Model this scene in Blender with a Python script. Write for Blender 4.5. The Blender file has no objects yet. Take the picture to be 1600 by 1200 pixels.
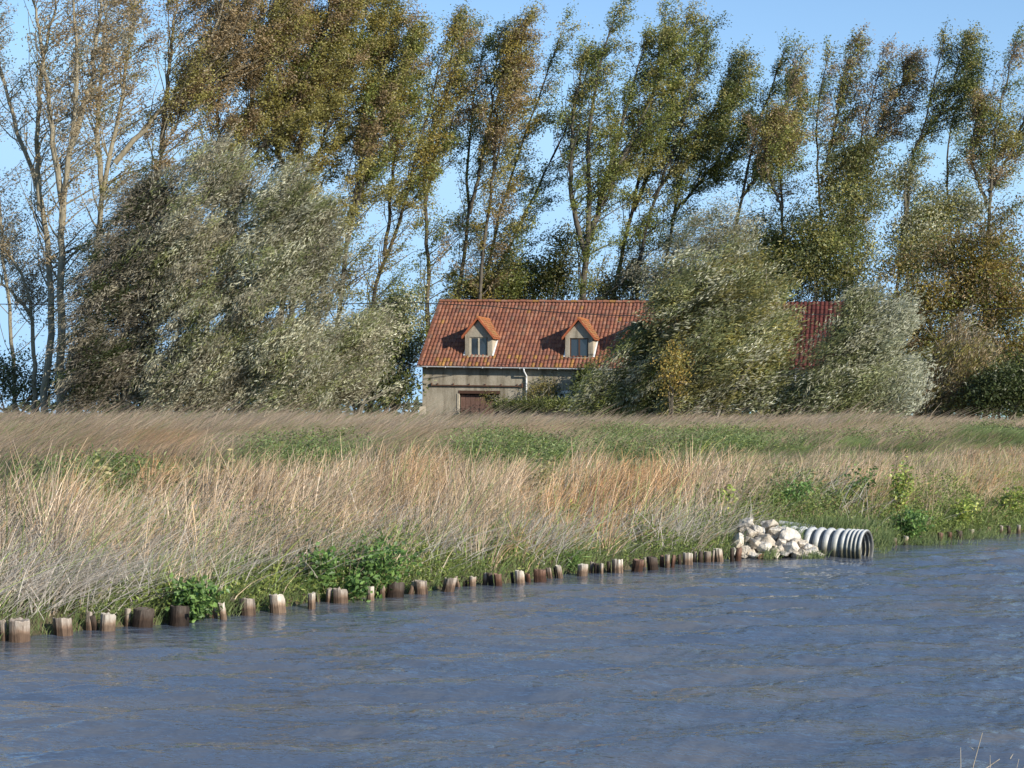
import bpy, math, random
import numpy as np
from mathutils import Vector
random.seed(5)
RNG = np.random.default_rng(11)
sc = bpy.context.scene
COL = sc.collection

# ------------------------------------------------------------------ camera, sky, sun
FPX, CH, HOR = 2700.0, 2.3, 655.0          # focal length in photo pixels, eye height, horizon row
cam = bpy.data.cameras.new('camera')
cam.sensor_width = 36.0
cam.lens = 36.0 * FPX / 1600.0
cam.shift_y = (HOR - 600.0) / 1600.0
cam.clip_end = 6000.0
camo = bpy.data.objects.new('camera', cam)
camo.location = (0, 0, CH)
camo.rotation_euler = (math.radians(90), 0, 0)
COL.objects.link(camo)
sc.camera = camo

SUN_EL, SUN_AZ = math.radians(22.5), math.radians(132.0)
world = bpy.data.worlds.new('World')
sc.world = world
world.use_nodes = True
wn = world.node_tree
wn.nodes.clear()
sky = wn.nodes.new('ShaderNodeTexSky')
sky.sky_type = 'NISHITA'
sky.sun_disc = False
sky.sun_elevation = SUN_EL
sky.sun_rotation = SUN_AZ
sky.air_density = 1.0
sky.dust_density = 0.0
sky.ozone_density = 3.5
bg = wn.nodes.new('ShaderNodeBackground')
bg.inputs['Strength'].default_value = 0.15
wo = wn.nodes.new('ShaderNodeOutputWorld')
cap = wn.nodes.new('ShaderNodeMix'); cap.data_type = 'RGBA'; cap.blend_type = 'DARKEN'   # a clear, evenly blue autumn sky down to the horizon
cap.inputs[0].default_value = 1.0
cap.inputs[7].default_value = (.385 / .15, .625 / .15, .90 / .15, 1)
wn.links.new(sky.outputs[0], cap.inputs[6])
wn.links.new(cap.outputs[2], bg.inputs['Color'])
wn.links.new(bg.outputs[0], wo.inputs['Surface'])

sun = bpy.data.lights.new('sun', 'SUN')
sun.energy = 5.0
sun.angle = math.radians(0.5)
sun.color = (1.0, 0.93, 0.82)
suno = bpy.data.objects.new('sun', sun)
sd = Vector((math.sin(SUN_AZ) * math.cos(SUN_EL), math.cos(SUN_AZ) * math.cos(SUN_EL), math.sin(SUN_EL)))
suno.rotation_euler = sd.to_track_quat('Z', 'Y').to_euler()
suno.location = (40, -30, 40)
COL.objects.link(suno)
sc.view_settings.view_transform = 'Standard'
sc.view_settings.look = 'None'
sc.view_settings.exposure = 0.35
sc.view_settings.gamma = 1.0
sc.view_settings.use_curve_mapping = False
sc.render.engine = 'CYCLES'
sc.cycles.max_bounces = 6
sc.cycles.transparent_max_bounces = 4

# ------------------------------------------------------------------ helpers
def tag(o, label=None, cat=None, group=None, kind=None):
    if label: o['label'] = label
    if cat: o['category'] = cat
    if group: o['group'] = group
    if kind: o['kind'] = kind
    return o

def empty(name, loc, label, cat, group=None):
    o = bpy.data.objects.new(name, None)
    o.empty_display_size = 0.3
    o.location = loc
    COL.objects.link(o)
    return tag(o, label, cat, group)

def W(px, py, Y):
    """a place seen at photo pixel px,py when it stands Y metres away"""
    return np.array([(px - 800.0) * Y / FPX, Y, CH - (py - HOR) * Y / FPX])

def proj(P):
    P = np.asarray(P)
    return 800 + FPX * P[..., 0] / P[..., 1], HOR - FPX * (P[..., 2] - CH) / P[..., 1]

class Geo:
    """collects vertices, faces and a colour per face"""
    def __init__(self):
        self.v = []; self.f = {3: [], 4: []}; self.c = {3: [], 4: []}; self.n = 0
    def add(self, V, F, C=(0.5, 0.5, 0.5)):
        V = np.asarray(V, float).reshape(-1, 3); F = np.asarray(F, int)
        k = F.shape[1]
        C = np.asarray(C, float)
        if C.ndim == 1: C = np.tile(C, (len(F), 1))
        self.v.append(V); self.f[k].append(F + self.n); self.c[k].append(C); self.n += len(V)
    def build(self, name, mats, parent=None, origin=(0, 0, 0), smooth=False, matidx=None):
        V = np.concatenate(self.v) - np.array(origin, float)
        me = bpy.data.meshes.new(name)
        tri = np.concatenate(self.f[3]) if self.f[3] else np.zeros((0, 3), int)
        quad = np.concatenate(self.f[4]) if self.f[4] else np.zeros((0, 4), int)
        cc = [np.concatenate(self.c[k]) for k in (3, 4) if self.f[k]]
        cc = np.concatenate(cc)
        me.vertices.add(len(V)); me.vertices.foreach_set('co', V.astype(np.float32).ravel())
        nl = tri.size + quad.size
        me.loops.add(nl)
        me.loops.foreach_set('vertex_index', np.concatenate([tri.ravel(), quad.ravel()]).astype(np.int32))
        npoly = len(tri) + len(quad)
        me.polygons.add(npoly)
        st = np.concatenate([np.arange(len(tri)) * 3, tri.size + np.arange(len(quad)) * 4]).astype(np.int32)
        me.polygons.foreach_set('loop_start', st)
        me.polygons.foreach_set('use_smooth', np.full(npoly, bool(smooth)))
        if not isinstance(mats, (list, tuple)): mats = [mats]
        for m in mats: me.materials.append(m)
        if matidx is not None: me.polygons.foreach_set('material_index', np.asarray(matidx, np.int32))
        at = me.attributes.new('tint', 'FLOAT_COLOR', 'FACE')
        at.data.foreach_set('color', np.concatenate([cc, np.ones((len(cc), 1))], 1).astype(np.float32).ravel())
        me.update(calc_edges=True)
        o = bpy.data.objects.new(name, me)
        COL.objects.link(o)
        if parent is not None: o.parent = parent
        else: o.location = origin
        return o

BOXF = [(0, 1, 3, 2), (4, 6, 7, 5), (0, 4, 5, 1), (2, 3, 7, 6), (0, 2, 6, 4), (1, 5, 7, 3)]
def box(g, a, b, C=(.5, .5, .5), fn=None):
    V = np.array([(x, y, z) for x in (a[0], b[0]) for y in (a[1], b[1]) for z in (a[2], b[2])], float)
    if fn is not None: V = fn(V)
    g.add(V, [f[::-1] for f in BOXF], C)

def tube(g, P, R, sides=6, C=(.3, .3, .3), cap=False):
    P = np.asarray(P, float); n = len(P)
    R = np.broadcast_to(np.asarray(R, float), (n,))
    D = np.gradient(P, axis=0)
    D /= np.linalg.norm(D, axis=1)[:, None] + 1e-9
    ref = np.where(np.abs(D[:, 2:3]) > .9, np.array([[1., 0, 0]]), np.array([[0, 0, 1.]]))
    A = np.cross(D, ref); A /= np.linalg.norm(A, axis=1)[:, None] + 1e-9
    B = np.cross(D, A)
    th = np.arange(sides) * 2 * math.pi / sides
    V = P[:, None] + R[:, None, None] * (np.cos(th)[None, :, None] * A[:, None] + np.sin(th)[None, :, None] * B[:, None])
    i = np.arange(n - 1)[:, None]; j = np.arange(sides)[None]
    F = np.stack([i * sides + j, i * sides + (j + 1) % sides, (i + 1) * sides + (j + 1) % sides, (i + 1) * sides + j], -1).reshape(-1, 4)
    g.add(V, F, C)
    if cap:
        for r in (0, n - 1):
            g.add(np.concatenate([V[r], P[r:r + 1]]), [(k, (k + 1) % sides, sides) for k in range(sides)], C)

def unit(v):
    v = np.asarray(v, float)
    return v / (np.linalg.norm(v, axis=-1, keepdims=True) + 1e-9)

def leaves(g, P, L, Wd, axis, C, spread=.5, rng=RNG, tri=False):
    """kite-shaped leaves; axis = mean long direction"""
    N = len(P)
    A = unit(axis + rng.normal(0, spread, (N, 3)))
    S = unit(np.cross(A, unit(rng.normal(0, 1, (N, 3)))))
    L = np.broadcast_to(L, (N,))[:, None]; Wd = np.broadcast_to(Wd, (N,))[:, None]
    nrm = np.cross(A, S)
    if tri:
        V = np.stack([P - A * L * .5 + S * Wd * .1, P + S * Wd * .5 + A * L * .1, P + A * L * .5 - S * Wd * .5], 1)
        g.add(V, np.arange(N * 3).reshape(N, 3), C)
        return
    V = np.stack([P - A * L * .5, P + S * Wd * .5 - A * L * .05 + nrm * Wd * .12, P + A * L * .5, P - S * Wd * .5 - A * L * .05 + nrm * Wd * .12], 1)
    F = np.arange(N * 4).reshape(N, 4)
    g.add(V, F, C)

def blades(g, base, h, lean, w, segs, c0, c1, p=1.7, rng=RNG):
    """ribbons that grow from base, height h, lean = sideways offset of the tip / h"""
    N = len(base)
    yaw = rng.uniform(-.9, .9, N)
    t = np.linspace(0, 1, segs + 1)
    h = np.broadcast_to(h, (N,)); w = np.broadcast_to(w, (N,))
    lm = np.linalg.norm(lean, axis=1)
    Cn = base[:, None] + lean[:, None] * (h[:, None] * t[None] ** p)[..., None]
    Cn[..., 2] += h[:, None] * (t[None] - .28 * np.minimum(lm, 1.3)[:, None] * t[None] ** 2)
    S = np.stack([np.cos(yaw), np.sin(yaw), np.zeros(N)], 1)
    ww = w[:, None] * (1 - .8 * t[None] ** 1.5) * .5
    V = np.stack([Cn - S[:, None] * ww[..., None], Cn + S[:, None] * ww[..., None]], 2)   # N,seg+1,2,3
    b = (np.arange(N) * (segs + 1) * 2)[:, None] + (np.arange(segs) * 2)[None]
    F = np.stack([b, b + 1, b + 3, b + 2], -1).reshape(-1, 4)
    tm = ((np.arange(segs) + .5) / segs)[None, :, None]
    C = (c0[:, None] * (1 - tm) + c1[:, None] * tm).reshape(-1, 3)
    g.add(V, F, C)
    return Cn

def noise2(x, y, seed, scale):
    """smooth value noise"""
    r = np.random.default_rng(seed).uniform(0, 1, (64, 64))
    x = x / scale + 1000; y = y / scale + 1000
    xi = np.floor(x).astype(int); yi = np.floor(y).astype(int)
    fx = x - xi; fy = y - yi
    fx = fx * fx * (3 - 2 * fx); fy = fy * fy * (3 - 2 * fy)
    g = lambda a, b: r[a % 64, b % 64]
    return (g(xi, yi) * (1 - fx) + g(xi + 1, yi) * fx) * (1 - fy) + (g(xi, yi + 1) * (1 - fx) + g(xi + 1, yi + 1) * fx) * fy

# ------------------------------------------------------------------ materials
def mat(name, base=(.5, .5, .5), rough=.8, spec=.3, tint=False, tintmix='MULTIPLY'):
    m = bpy.data.materials.new(name); m.use_nodes = True
    nt = m.node_tree; b = nt.nodes['Principled BSDF']
    b.inputs['Base Color'].default_value = (*base, 1)
    b.inputs['Roughness'].default_value = rough
    b.inputs['Specular IOR Level'].default_value = spec
    return m, nt, b

def N(nt, typ, **kw):
    n = nt.nodes.new(typ)
    for k, v in kw.items():
        if k in n.inputs: n.inputs[k].default_value = v
        else: setattr(n, k, v)
    return n

def ramp(nt, fac, stops):
    r = nt.nodes.new('ShaderNodeValToRGB')
    el = r.color_ramp.elements
    while len(el) < len(stops): el.new(.5)
    for e, (p, c) in zip(el, stops):
        e.position = p; e.color = (*c, 1) if len(c) == 3 else c
    nt.links.new(fac, r.inputs[0])
    return r

def mul(nt, a, b, mode='MULTIPLY', fac=1.0):
    m = nt.nodes.new('ShaderNodeMix'); m.data_type = 'RGBA'; m.blend_type = mode
    if isinstance(fac, (int, float)): m.inputs[0].default_value = fac
    else: nt.links.new(fac, m.inputs[0])
    for s, i in ((a, 6), (b, 7)):
        if isinstance(s, tuple): m.inputs[i].default_value = (*s, 1)
        else: nt.links.new(s, m.inputs[i])
    return m.outputs[2]

def leaf_mat(name, trans=.3, rough=.5, spec=.4):
    m, nt, b = mat(name, rough=rough, spec=spec)
    at = N(nt, 'ShaderNodeAttribute'); at.attribute_name = 'tint'
    nt.links.new(at.outputs['Color'], b.inputs['Base Color'])
    tr = N(nt, 'ShaderNodeBsdfTranslucent')
    nt.links.new(at.outputs['Color'], tr.inputs['Color'])
    mx = N(nt, 'ShaderNodeMixShader'); mx.inputs[0].default_value = trans
    out = nt.nodes['Material Output']
    nt.links.new(b.outputs[0], mx.inputs[1]); nt.links.new(tr.outputs[0], mx.inputs[2])
    nt.links.new(mx.outputs[0], out.inputs['Surface'])
    return m

M = {}
M['leaf'] = leaf_mat('leaf', .38, .45, .5)
M['grass'] = leaf_mat('grass_blades', .25, .6, .3)

def surf(name, c1, c2, scale, rough=.85, detail=6, bump=.2, stretch=(1, 1, 1), tinted=False, bscale=None, spec=.3):
    m, nt, b = mat(name, rough=rough, spec=spec)
    tc = N(nt, 'ShaderNodeTexCoord'); mp = N(nt, 'ShaderNodeMapping'); mp.inputs['Scale'].default_value = stretch
    nt.links.new(tc.outputs['Object'], mp.inputs[0])
    n = N(nt, 'ShaderNodeTexNoise', Scale=scale, Detail=detail, Roughness=.65)
    nt.links.new(mp.outputs[0], n.inputs['Vector'])
    r = ramp(nt, n.outputs[0], [(.3, c1), (.7, c2)])
    col = r.outputs[0]
    if tinted:
        at = N(nt, 'ShaderNodeAttribute'); at.attribute_name = 'tint'
        col = mul(nt, col, at.outputs['Color'])
    nt.links.new(col, b.inputs['Base Color'])
    if bump:
        n2 = N(nt, 'ShaderNodeTexNoise', Scale=bscale or scale * 3, Detail=5.0)
        nt.links.new(mp.outputs[0], n2.inputs['Vector'])
        bp = N(nt, 'ShaderNodeBump', Strength=bump, Distance=.05)
        nt.links.new(n2.outputs[0], bp.inputs['Height']); nt.links.new(bp.outputs[0], b.inputs['Normal'])
    return m

M['bark'] = surf('bark', (.55, .55, .55), (1.2, 1.2, 1.2), 3.0, stretch=(2, 2, .5), tinted=True, bump=.5)
M['soil'] = surf('soil_and_straw', (.05, .045, .025), (.13, .105, .06), 1.2, bump=.8, bscale=9)
M['tile'] = surf('clay_tile', (.7, .67, .66), (1.22, 1.18, 1.12), 3.0, tinted=True, bump=.2, rough=.8)
M['rock'] = surf('limestone', (.40, .36, .30), (.74, .70, .63), 6.0, bump=.9, bscale=14, tinted=True)
M['white_pvc'] = surf('white_gutter_paint', (.62, .62, .62), (.8, .8, .8), 4, rough=.5, bump=.03)
M['wire'] = mat('black_cable', (.02, .02, .02), .6)[0]
M['rust'] = surf('rusty_metal', (.07, .04, .03), (.16, .085, .05), 9, bump=.3)
M['cream'] = surf('cream_render', (.38, .33, .24), (.55, .48, .37), 5, bump=.2)
M['brown_wood'] = surf('brown_painted_wood', (.055, .03, .02), (.11, .055, .035), 8, stretch=(6, 6, 1), bump=.2, tinted=False)
M['door_wood'] = surf('weathered_red_door', (.10, .055, .04), (.22, .13, .10), 6, stretch=(6, 6, .6), bump=.3)
M['dark'] = mat('dark_interior', (.012, .011, .01), .9)[0]
m, nt, b = mat('window_glass', (.03, .04, .055), .06, .8); M['glass'] = m
M['white_paint'] = surf('white_window_paint', (.6, .6, .58), (.8, .8, .78), 6, bump=.05, rough=.5)
M['plastic'] = None

# stained cement render
m, nt, b = mat('cement_render', rough=.95, spec=.15)
tc = N(nt, 'ShaderNodeTexCoord')
n1 = N(nt, 'ShaderNodeTexNoise', Scale=.8, Detail=8.0, Roughness=.7)
mp = N(nt, 'ShaderNodeMapping'); mp.inputs['Scale'].default_value = (2.2, 2.2, .35)
n2 = N(nt, 'ShaderNodeTexNoise', Scale=1.3, Detail=6.0, Roughness=.6)
n3 = N(nt, 'ShaderNodeTexNoise', Scale=18.0, Detail=4.0)
nt.links.new(tc.outputs['Object'], n1.inputs['Vector']); nt.links.new(tc.outputs['Object'], mp.inputs[0])
nt.links.new(mp.outputs[0], n2.inputs['Vector']); nt.links.new(tc.outputs['Object'], n3.inputs['Vector'])
c1 = ramp(nt, n1.outputs[0], [(.3, (.30, .265, .20)), (.55, (.42, .37, .285)), (.72, (.49, .44, .345))]).outputs[0]
c2 = ramp(nt, n2.outputs[0], [(.33, (.55, .53, .5)), (.55, (1, 1, 1))]).outputs[0]
c3 = ramp(nt, n3.outputs[0], [(.3, (.85, .85, .85)), (.7, (1.1, 1.1, 1.1))]).outputs[0]
nt.links.new(mul(nt, mul(nt, c1, c2), c3), b.inputs['Base Color'])
bp = N(nt, 'ShaderNodeBump', Strength=.4, Distance=.03); nt.links.new(n3.outputs[0], bp.inputs['Height'])
nt.links.new(bp.outputs[0], b.inputs['Normal'])
M['render'] = m

# timber posts: grain, dark wet foot, algae
m, nt, b = mat('old_timber', rough=.8, spec=.3)
tc = N(nt, 'ShaderNodeTexCoord'); mp = N(nt, 'ShaderNodeMapping'); mp.inputs['Scale'].default_value = (14, 14, 1.6)
nt.links.new(tc.outputs['Object'], mp.inputs[0])
n1 = N(nt, 'ShaderNodeTexNoise', Scale=2.0, Detail=7.0, Roughness=.7); nt.links.new(mp.outputs[0], n1.inputs['Vector'])
g1 = ramp(nt, n1.outputs[0], [(.28, (.14, .11, .10)), (.42, (.55, .5, .46)), (.62, (1.0, .98, .95))]).outputs[0]
sx = N(nt, 'ShaderNodeSeparateXYZ'); nt.links.new(tc.outputs['Object'], sx.inputs[0])
n2 = N(nt, 'ShaderNodeTexNoise', Scale=12.0, Detail=3.0); nt.links.new(tc.outputs['Object'], n2.inputs['Vector'])
ma = N(nt, 'ShaderNodeMath', operation='MULTIPLY_ADD'); nt.links.new(n2.outputs[0], ma.inputs[0]); ma.inputs[1].default_value = -.12
nt.links.new(sx.outputs[2], ma.inputs[2])
wet = ramp(nt, ma.outputs[0], [(.0, (.35, .27, .22)), (.035, (.62, .5, .42)), (.1, (1, 1, 1))]).outputs[0]
at = N(nt, 'ShaderNodeAttribute'); at.attribute_name = 'tint'
nt.links.new(mul(nt, mul(nt, g1, wet), at.outputs['Color']), b.inputs['Base Color'])
bp = N(nt, 'ShaderNodeBump', Strength=.7, Distance=.02); nt.links.new(n1.outputs[0], bp.inputs['Height'])
nt.links.new(bp.outputs[0], b.inputs['Normal'])
M['post'] = m

# grey plastic of the culvert
M['plastic'] = surf('grey_plastic_pipe', (.36, .36, .34), (.58, .58, .55), 6, rough=.45, bump=.05, spec=.4)

m = M['plastic']; nt = m.node_tree; b = nt.nodes['Principled BSDF']
geo = N(nt, 'ShaderNodeNewGeometry'); sx = N(nt, 'ShaderNodeSeparateXYZ'); nt.links.new(geo.outputs['Position'], sx.inputs[0])
nz = N(nt, 'ShaderNodeTexNoise', Scale=7.0, Detail=5.0); nt.links.new(geo.outputs['Position'], nz.inputs['Vector'])
ma = N(nt, 'ShaderNodeMath', operation='MULTIPLY_ADD'); nt.links.new(nz.outputs[0], ma.inputs[0]); ma.inputs[1].default_value = -.22; nt.links.new(sx.outputs[2], ma.inputs[2])
st = ramp(nt, ma.outputs[0], [(-.0, (.30, .27, .18)), (.06, (.75, .72, .62)), (.25, (1, 1, 1))]).outputs[0]
old = b.inputs['Base Color'].links[0].from_socket
nt.links.new(mul(nt, old, st), b.inputs['Base Color'])
M['lining'] = surf('dark_pipe_lining', (.10, .10, .095), (.18, .18, .17), 6, rough=.6, bump=.05)
# water
m, nt, b = mat('canal_water', (.045, .044, .038), .05, .5)
b.inputs['IOR'].default_value = 1.5
tc = N(nt, 'ShaderNodeTexCoord')
def wn_(scale, st, det, rot=0):
    mp = N(nt, 'ShaderNodeMapping'); mp.inputs['Scale'].default_value = st; mp.inputs['Rotation'].default_value = (0, 0, rot)
    nt.links.new(tc.outputs['Object'], mp.inputs[0])
    n = N(nt, 'ShaderNodeTexNoise', Scale=scale, Detail=det, Roughness=.6)
    nt.links.new(mp.outputs[0], n.inputs['Vector']); return n.outputs[0]
a1 = wn_(5.0, (.55, 1.5, 1), 3.0, .15); a2 = wn_(17.0, (.6, 1.4, 1), 2.0, -.1)
b1 = N(nt, 'ShaderNodeBump', Strength=.6, Distance=.05); nt.links.new(a1, b1.inputs['Height'])
b2 = N(nt, 'ShaderNodeBump', Strength=.7, Distance=.012); nt.links.new(a2, b2.inputs['Height']); nt.links.new(b1.outputs[0], b2.inputs['Normal'])
nt.links.new(b2.outputs[0], b.inputs['Normal'])
silt_and_sky = ramp(nt, wn_(.8, (.35, 1.6, 1), 4.0, .1), [(.40, (.078, .100, .138)), (.75, (.125, .12, .112))])   # sky-reflection blue painted into the base colour, streaked with drifting brown silt
nt.links.new(silt_and_sky.outputs[0], b.inputs['Base Color'])
M['water'] = m

# ------------------------------------------------------------------ terrain
P0 = np.array([-5.13, 18.0]); DIRB = unit(np.array([15.39, 17.08])); NRM = np.array([-DIRB[1], DIRB[0]])
OFFU = np.array([-30, 0, 3, 4.4, 6, 7.4, 9, 10.5, 13.6, 15, 16.2, 17.5, 19, 22, 40]); OFFS = np.array([.1, .1, .14, .4, .38, .55, .56, .58, .50, .55, .35, .06, 0, -.06, -.1])
def soff(X, Y): return np.interp(udist(X, Y), OFFU, OFFS)
def sdist(X, Y): return (X - P0[0]) * NRM[0] + (Y - P0[1]) * NRM[1] - soff(X, Y)
def udist(X, Y): return (X - P0[0]) * DIRB[0] + (Y - P0[1]) * DIRB[1]
SP = np.array([-16, -15.2, -12.4, -11.6, -2, -.35, 0.0, .25, 1.2, 3.2, 6.0, 9.5, 14, 30, 3000])
ZP = np.array([.72, .66, .0, -.5, -.9, -.45, -.03, .16, .42, .98, 1.42, 1.62, 1.72, 1.9, 1.9])
def ground(X, Y):
    X = np.asarray(X, float); Y = np.asarray(Y, float)
    s = sdist(X, Y)
    z = np.interp(s, SP, ZP)
    z = z + np.clip((Y - 55) / 45, 0, 1) * .25
    w = np.clip((s - .3) / 2, 0, 1)
    z = z + w * ((noise2(X, Y, 3, 2.3) - .5) * .22 + (noise2(X, Y, 4, 7.0) - .5) * .25)
    # earth banked up under the stone heap and over the pipe
    r = np.hypot((X - 4.75) / .95, (Y - 29.75) / .75)
    z = np.maximum(z, .50 * np.clip(1.25 - r, 0, 1) ** .8 - .15)
    return z

def hit(px, py):
    """where the view ray through a photo pixel meets the ground"""
    Y = np.arange(12, 140, .1)
    X = (px - 800) * Y / FPX; zr = CH - (py - HOR) * Y / FPX
    k = np.argmax(ground(X, Y) >= zr)
    return X[k], Y[k]

def sheet(name, us, ss, mat_, label):
    U, S = np.meshgrid(us, ss, indexing='ij')
    SO = S + np.interp(U, OFFU, OFFS)
    X = P0[0] + U * DIRB[0] + SO * NRM[0]; Y = P0[1] + U * DIRB[1] + SO * NRM[1]
    V = np.stack([X, Y, ground(X, Y)], -1)
    nu, ns = U.shape
    i = np.arange(nu - 1)[:, None]; j = np.arange(ns - 1)[None]
    F = np.stack([i * ns + j, (i + 1) * ns + j, (i + 1) * ns + j + 1, i * ns + j + 1], -1).reshape(-1, 4)
    g = Geo(); g.add(V, F)
    return tag(g.build(name, mat_, smooth=True), label, kind='structure')
us = np.concatenate([[-3000, -800, -200, -60], np.arange(-20, 60, .35), [70, 90, 120, 200, 800, 3000]])
ss = np.concatenate([[-2, -.8], np.arange(-.35, 9, .22), np.arange(9, 100, 2.2), [130, 200, 400, 1000, 3500]])
sheet('far_bank_ground', us, ss, M['soil'], 'grassy canal bank and field under the dry grass')
sheet('near_bank_ground', np.array([-3000, -300, -60, -20, -10, 0, 10, 20, 60, 300, 3000.]), np.array([-3000, -300, -60, -25, -15.2, -14, -12.4, -11.6, -10.8]), M['soil'], 'near canal bank below the viewpoint')

# water sheet with real wavelets in the part that shows
def waves():
    rng = np.random.default_rng(5)
    K = 60
    lam = np.exp(rng.uniform(math.log(.16), math.log(1.9), K))
    th = rng.normal(-1.25, .5, K)
    amp = .0055 * lam ** .95 * rng.uniform(.5, 1.4, K)
    ph = rng.uniform(0, 6.28, K)
    rows = [9.0]
    while rows[-1] < 52: rows.append(rows[-1] + .034 + .0024 * (rows[-1] - 9))
    Y = np.array(rows)[:, None]
    a = np.linspace(-.40, .42, 380)[None]
    X = a * Y; Y = Y + 0 * a
    s = sdist(X, Y)
    H = np.zeros_like(X)
    for k in range(K):
        kk = 2 * math.pi / lam[k]
        q = kk * (X * math.cos(th[k]) + Y * math.sin(th[k])) + ph[k]
        H += amp[k] * (np.sin(q) + .28 * np.sin(2 * q + 1.2))
    gust = .75 + .4 * noise2(X, Y * 1.6, 21, 2.4)
    calm = np.clip(-s / 2.5, .35, 1)
    edge = np.minimum(np.minimum(Y - 9, 52 - Y) / 1.0, np.minimum(a + .40, .42 - a) / .03)
    H *= gust * calm * np.clip(edge, 0, 1)
    V = np.stack([X, Y, H], -1)
    nr, nc = X.shape
    i = np.arange(nr - 1)[:, None]; j = np.arange(nc - 1)[None]
    F = np.stack([i * nc + j, i * nc + j + 1, (i + 1) * nc + j + 1, (i + 1) * nc + j], -1).reshape(-1, 4)
    # leave out what would lie under the bank
    sc_ = s[:-1, :-1].ravel()
    F = F[(sc_ < 1.2)]
    g = Geo(); g.add(V, F)
    # the rest of the canal, flat, butting on to the edges
    yn, yf, al, ar = 9.0, float(rows[-1]), -.40, .42
    n4 = [(al * yn, yn), (ar * yn, yn), (ar * yf, yf), (al * yf, yf)]
    o4 = [(-2500, -60), (2500, -60), (2500, 2700), (-2500, 60)]
    # only the strip s in [-12.6, 0.5] matters; build three quads outside the fan
    def PT(u, s_): return (P0[0] + u * DIRB[0] + s_ * NRM[0], P0[1] + u * DIRB[1] + s_ * NRM[1], 0)
    def strip(u0, u1): g.add([PT(u0, -13), PT(u1, -13), PT(u1, .5), PT(u0, .5)], [(0, 1, 2, 3)])
    def tri(A, B, C_): g.add([(*A, 0), (*B, 0), (*C_, 0)], [(0, 1, 2)])
    # left of the fan
    g.add([(-3.6, 9, 0), (-20.8, 52, 0), (-60, 52, 0), (-60, -40, 0), (-3.6, -40, 0)][:4], [(0, 1, 2, 3)])
    g.add([(-3.6, 9, 0), (-60, -40, 0), (30, -40, 0), (3.78, 9, 0)], [(0, 1, 2, 3)])
    g.add([(3.78, 9, 0), (30, -40, 0), (90, 52, 0), (ar * yf, yf, 0)], [(0, 1, 2, 3)])
    g.add([(ar * yf, yf, 0), (90, 52, 0), (2500, 2800, 0), (2300, 2800, 0)], [(0, 1, 2, 3)])
    g.add([(-60, 52, 0), (-2500, -2400, 0), (-2300, -2800, 0), (-60, -40, 0)], [(0, 1, 2, 3)])
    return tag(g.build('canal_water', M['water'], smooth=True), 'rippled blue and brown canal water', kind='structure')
waves()

# ------------------------------------------------------------------ house
TH = math.radians(14.0)
HO = W(660, 572, 100.0)[:2]                     # front left wall corner
EAVE = 5.32; GZ = 2.0; PITCH = .895; SAG = .022
RIDGE_Y = 4.1; OH = .34
def house_pt(V, lx0=0.0):
    V = np.asarray(V, float)
    x, y, z = V[..., 0], V[..., 1], V[..., 2]
    return np.stack([HO[0] + math.cos(TH) * x + math.sin(TH) * y, HO[1] - math.sin(TH) * x + math.cos(TH) * y, z - SAG * x * np.clip((z - 2.0) / 3.0, 0, 1)], -1)
def lx_of(px, ly):
    """distance along the house front of something seen in photo column px"""
    a = (px - 800) / FPX
    return (a * (HO[1] + math.cos(TH) * ly) - HO[0] - math.sin(TH) * ly) / (math.cos(TH) + a * math.sin(TH))
HL = lx_of(1112, 0)
house = empty('farmhouse', (HO[0], HO[1], GZ), 'long rendered farmhouse with orange tiled roof and dormers behind the grass', 'house')
HORG = (HO[0], HO[1], GZ)
def hb(g, name, m, parent=None, **k):
    return g.build(name, m, parent if parent is not None else house, origin=HORG, **k)
def hbox(g, a, b, C=(.5, .5, .5)): box(g, a, b, C, house_pt)

# openings in the front wall: (x0,x1,z0,z1)
gar = (lx_of(717, 0), lx_of(780, 0), GZ - .3, 3.97)
win = (lx_of(873, 0), lx_of(899, 0), 3.05, 4.02)
win2 = (lx_of(1058, 0), lx_of(1086, 0), 3.0, 4.1)
g = Geo()
xs = sorted({0, HL, gar[0], gar[1], win[0], win[1], win2[0], win2[1]})
for a, b_ in zip(xs[:-1], xs[1:]):
    zc = [(GZ - .6, EAVE + .1)]
    for o in (gar, win, win2):
        if abs(a - o[0]) < 1e-6: zc = [(GZ - .6, o[2]), (o[3], EAVE + .1)]
    for z0, z1 in zc: hbox(g, (a, 0, z0), (b_, .32, z1))
hbox(g, (0, 8.0, GZ - .6), (HL, 8.3, EAVE + .1))
for x in (0, HL - .32):
    hbox(g, (x, .32, GZ - .6), (x + .32, 8.0, EAVE + .1))
    P = [(x, 0, EAVE + .1), (x + .32, 0, EAVE + .1), (x, 8.3, EAVE + .1), (x + .32, 8.3, EAVE + .1), (x, 4.15, EAVE + 4.05), (x + .32, 4.15, EAVE + 4.05)]
    g.add(house_pt(P), [(0, 4, 5, 1), (2, 3, 5, 4)]); g.add(house_pt(P), [(0, 2, 4), (1, 5, 3)])
hb(g, 'wall', M['render'])
g = Geo(); hbox(g, (.4, .9, GZ - .5), (HL - .4, .95, EAVE)); hb(g, 'interior', M['dark'])

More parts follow.
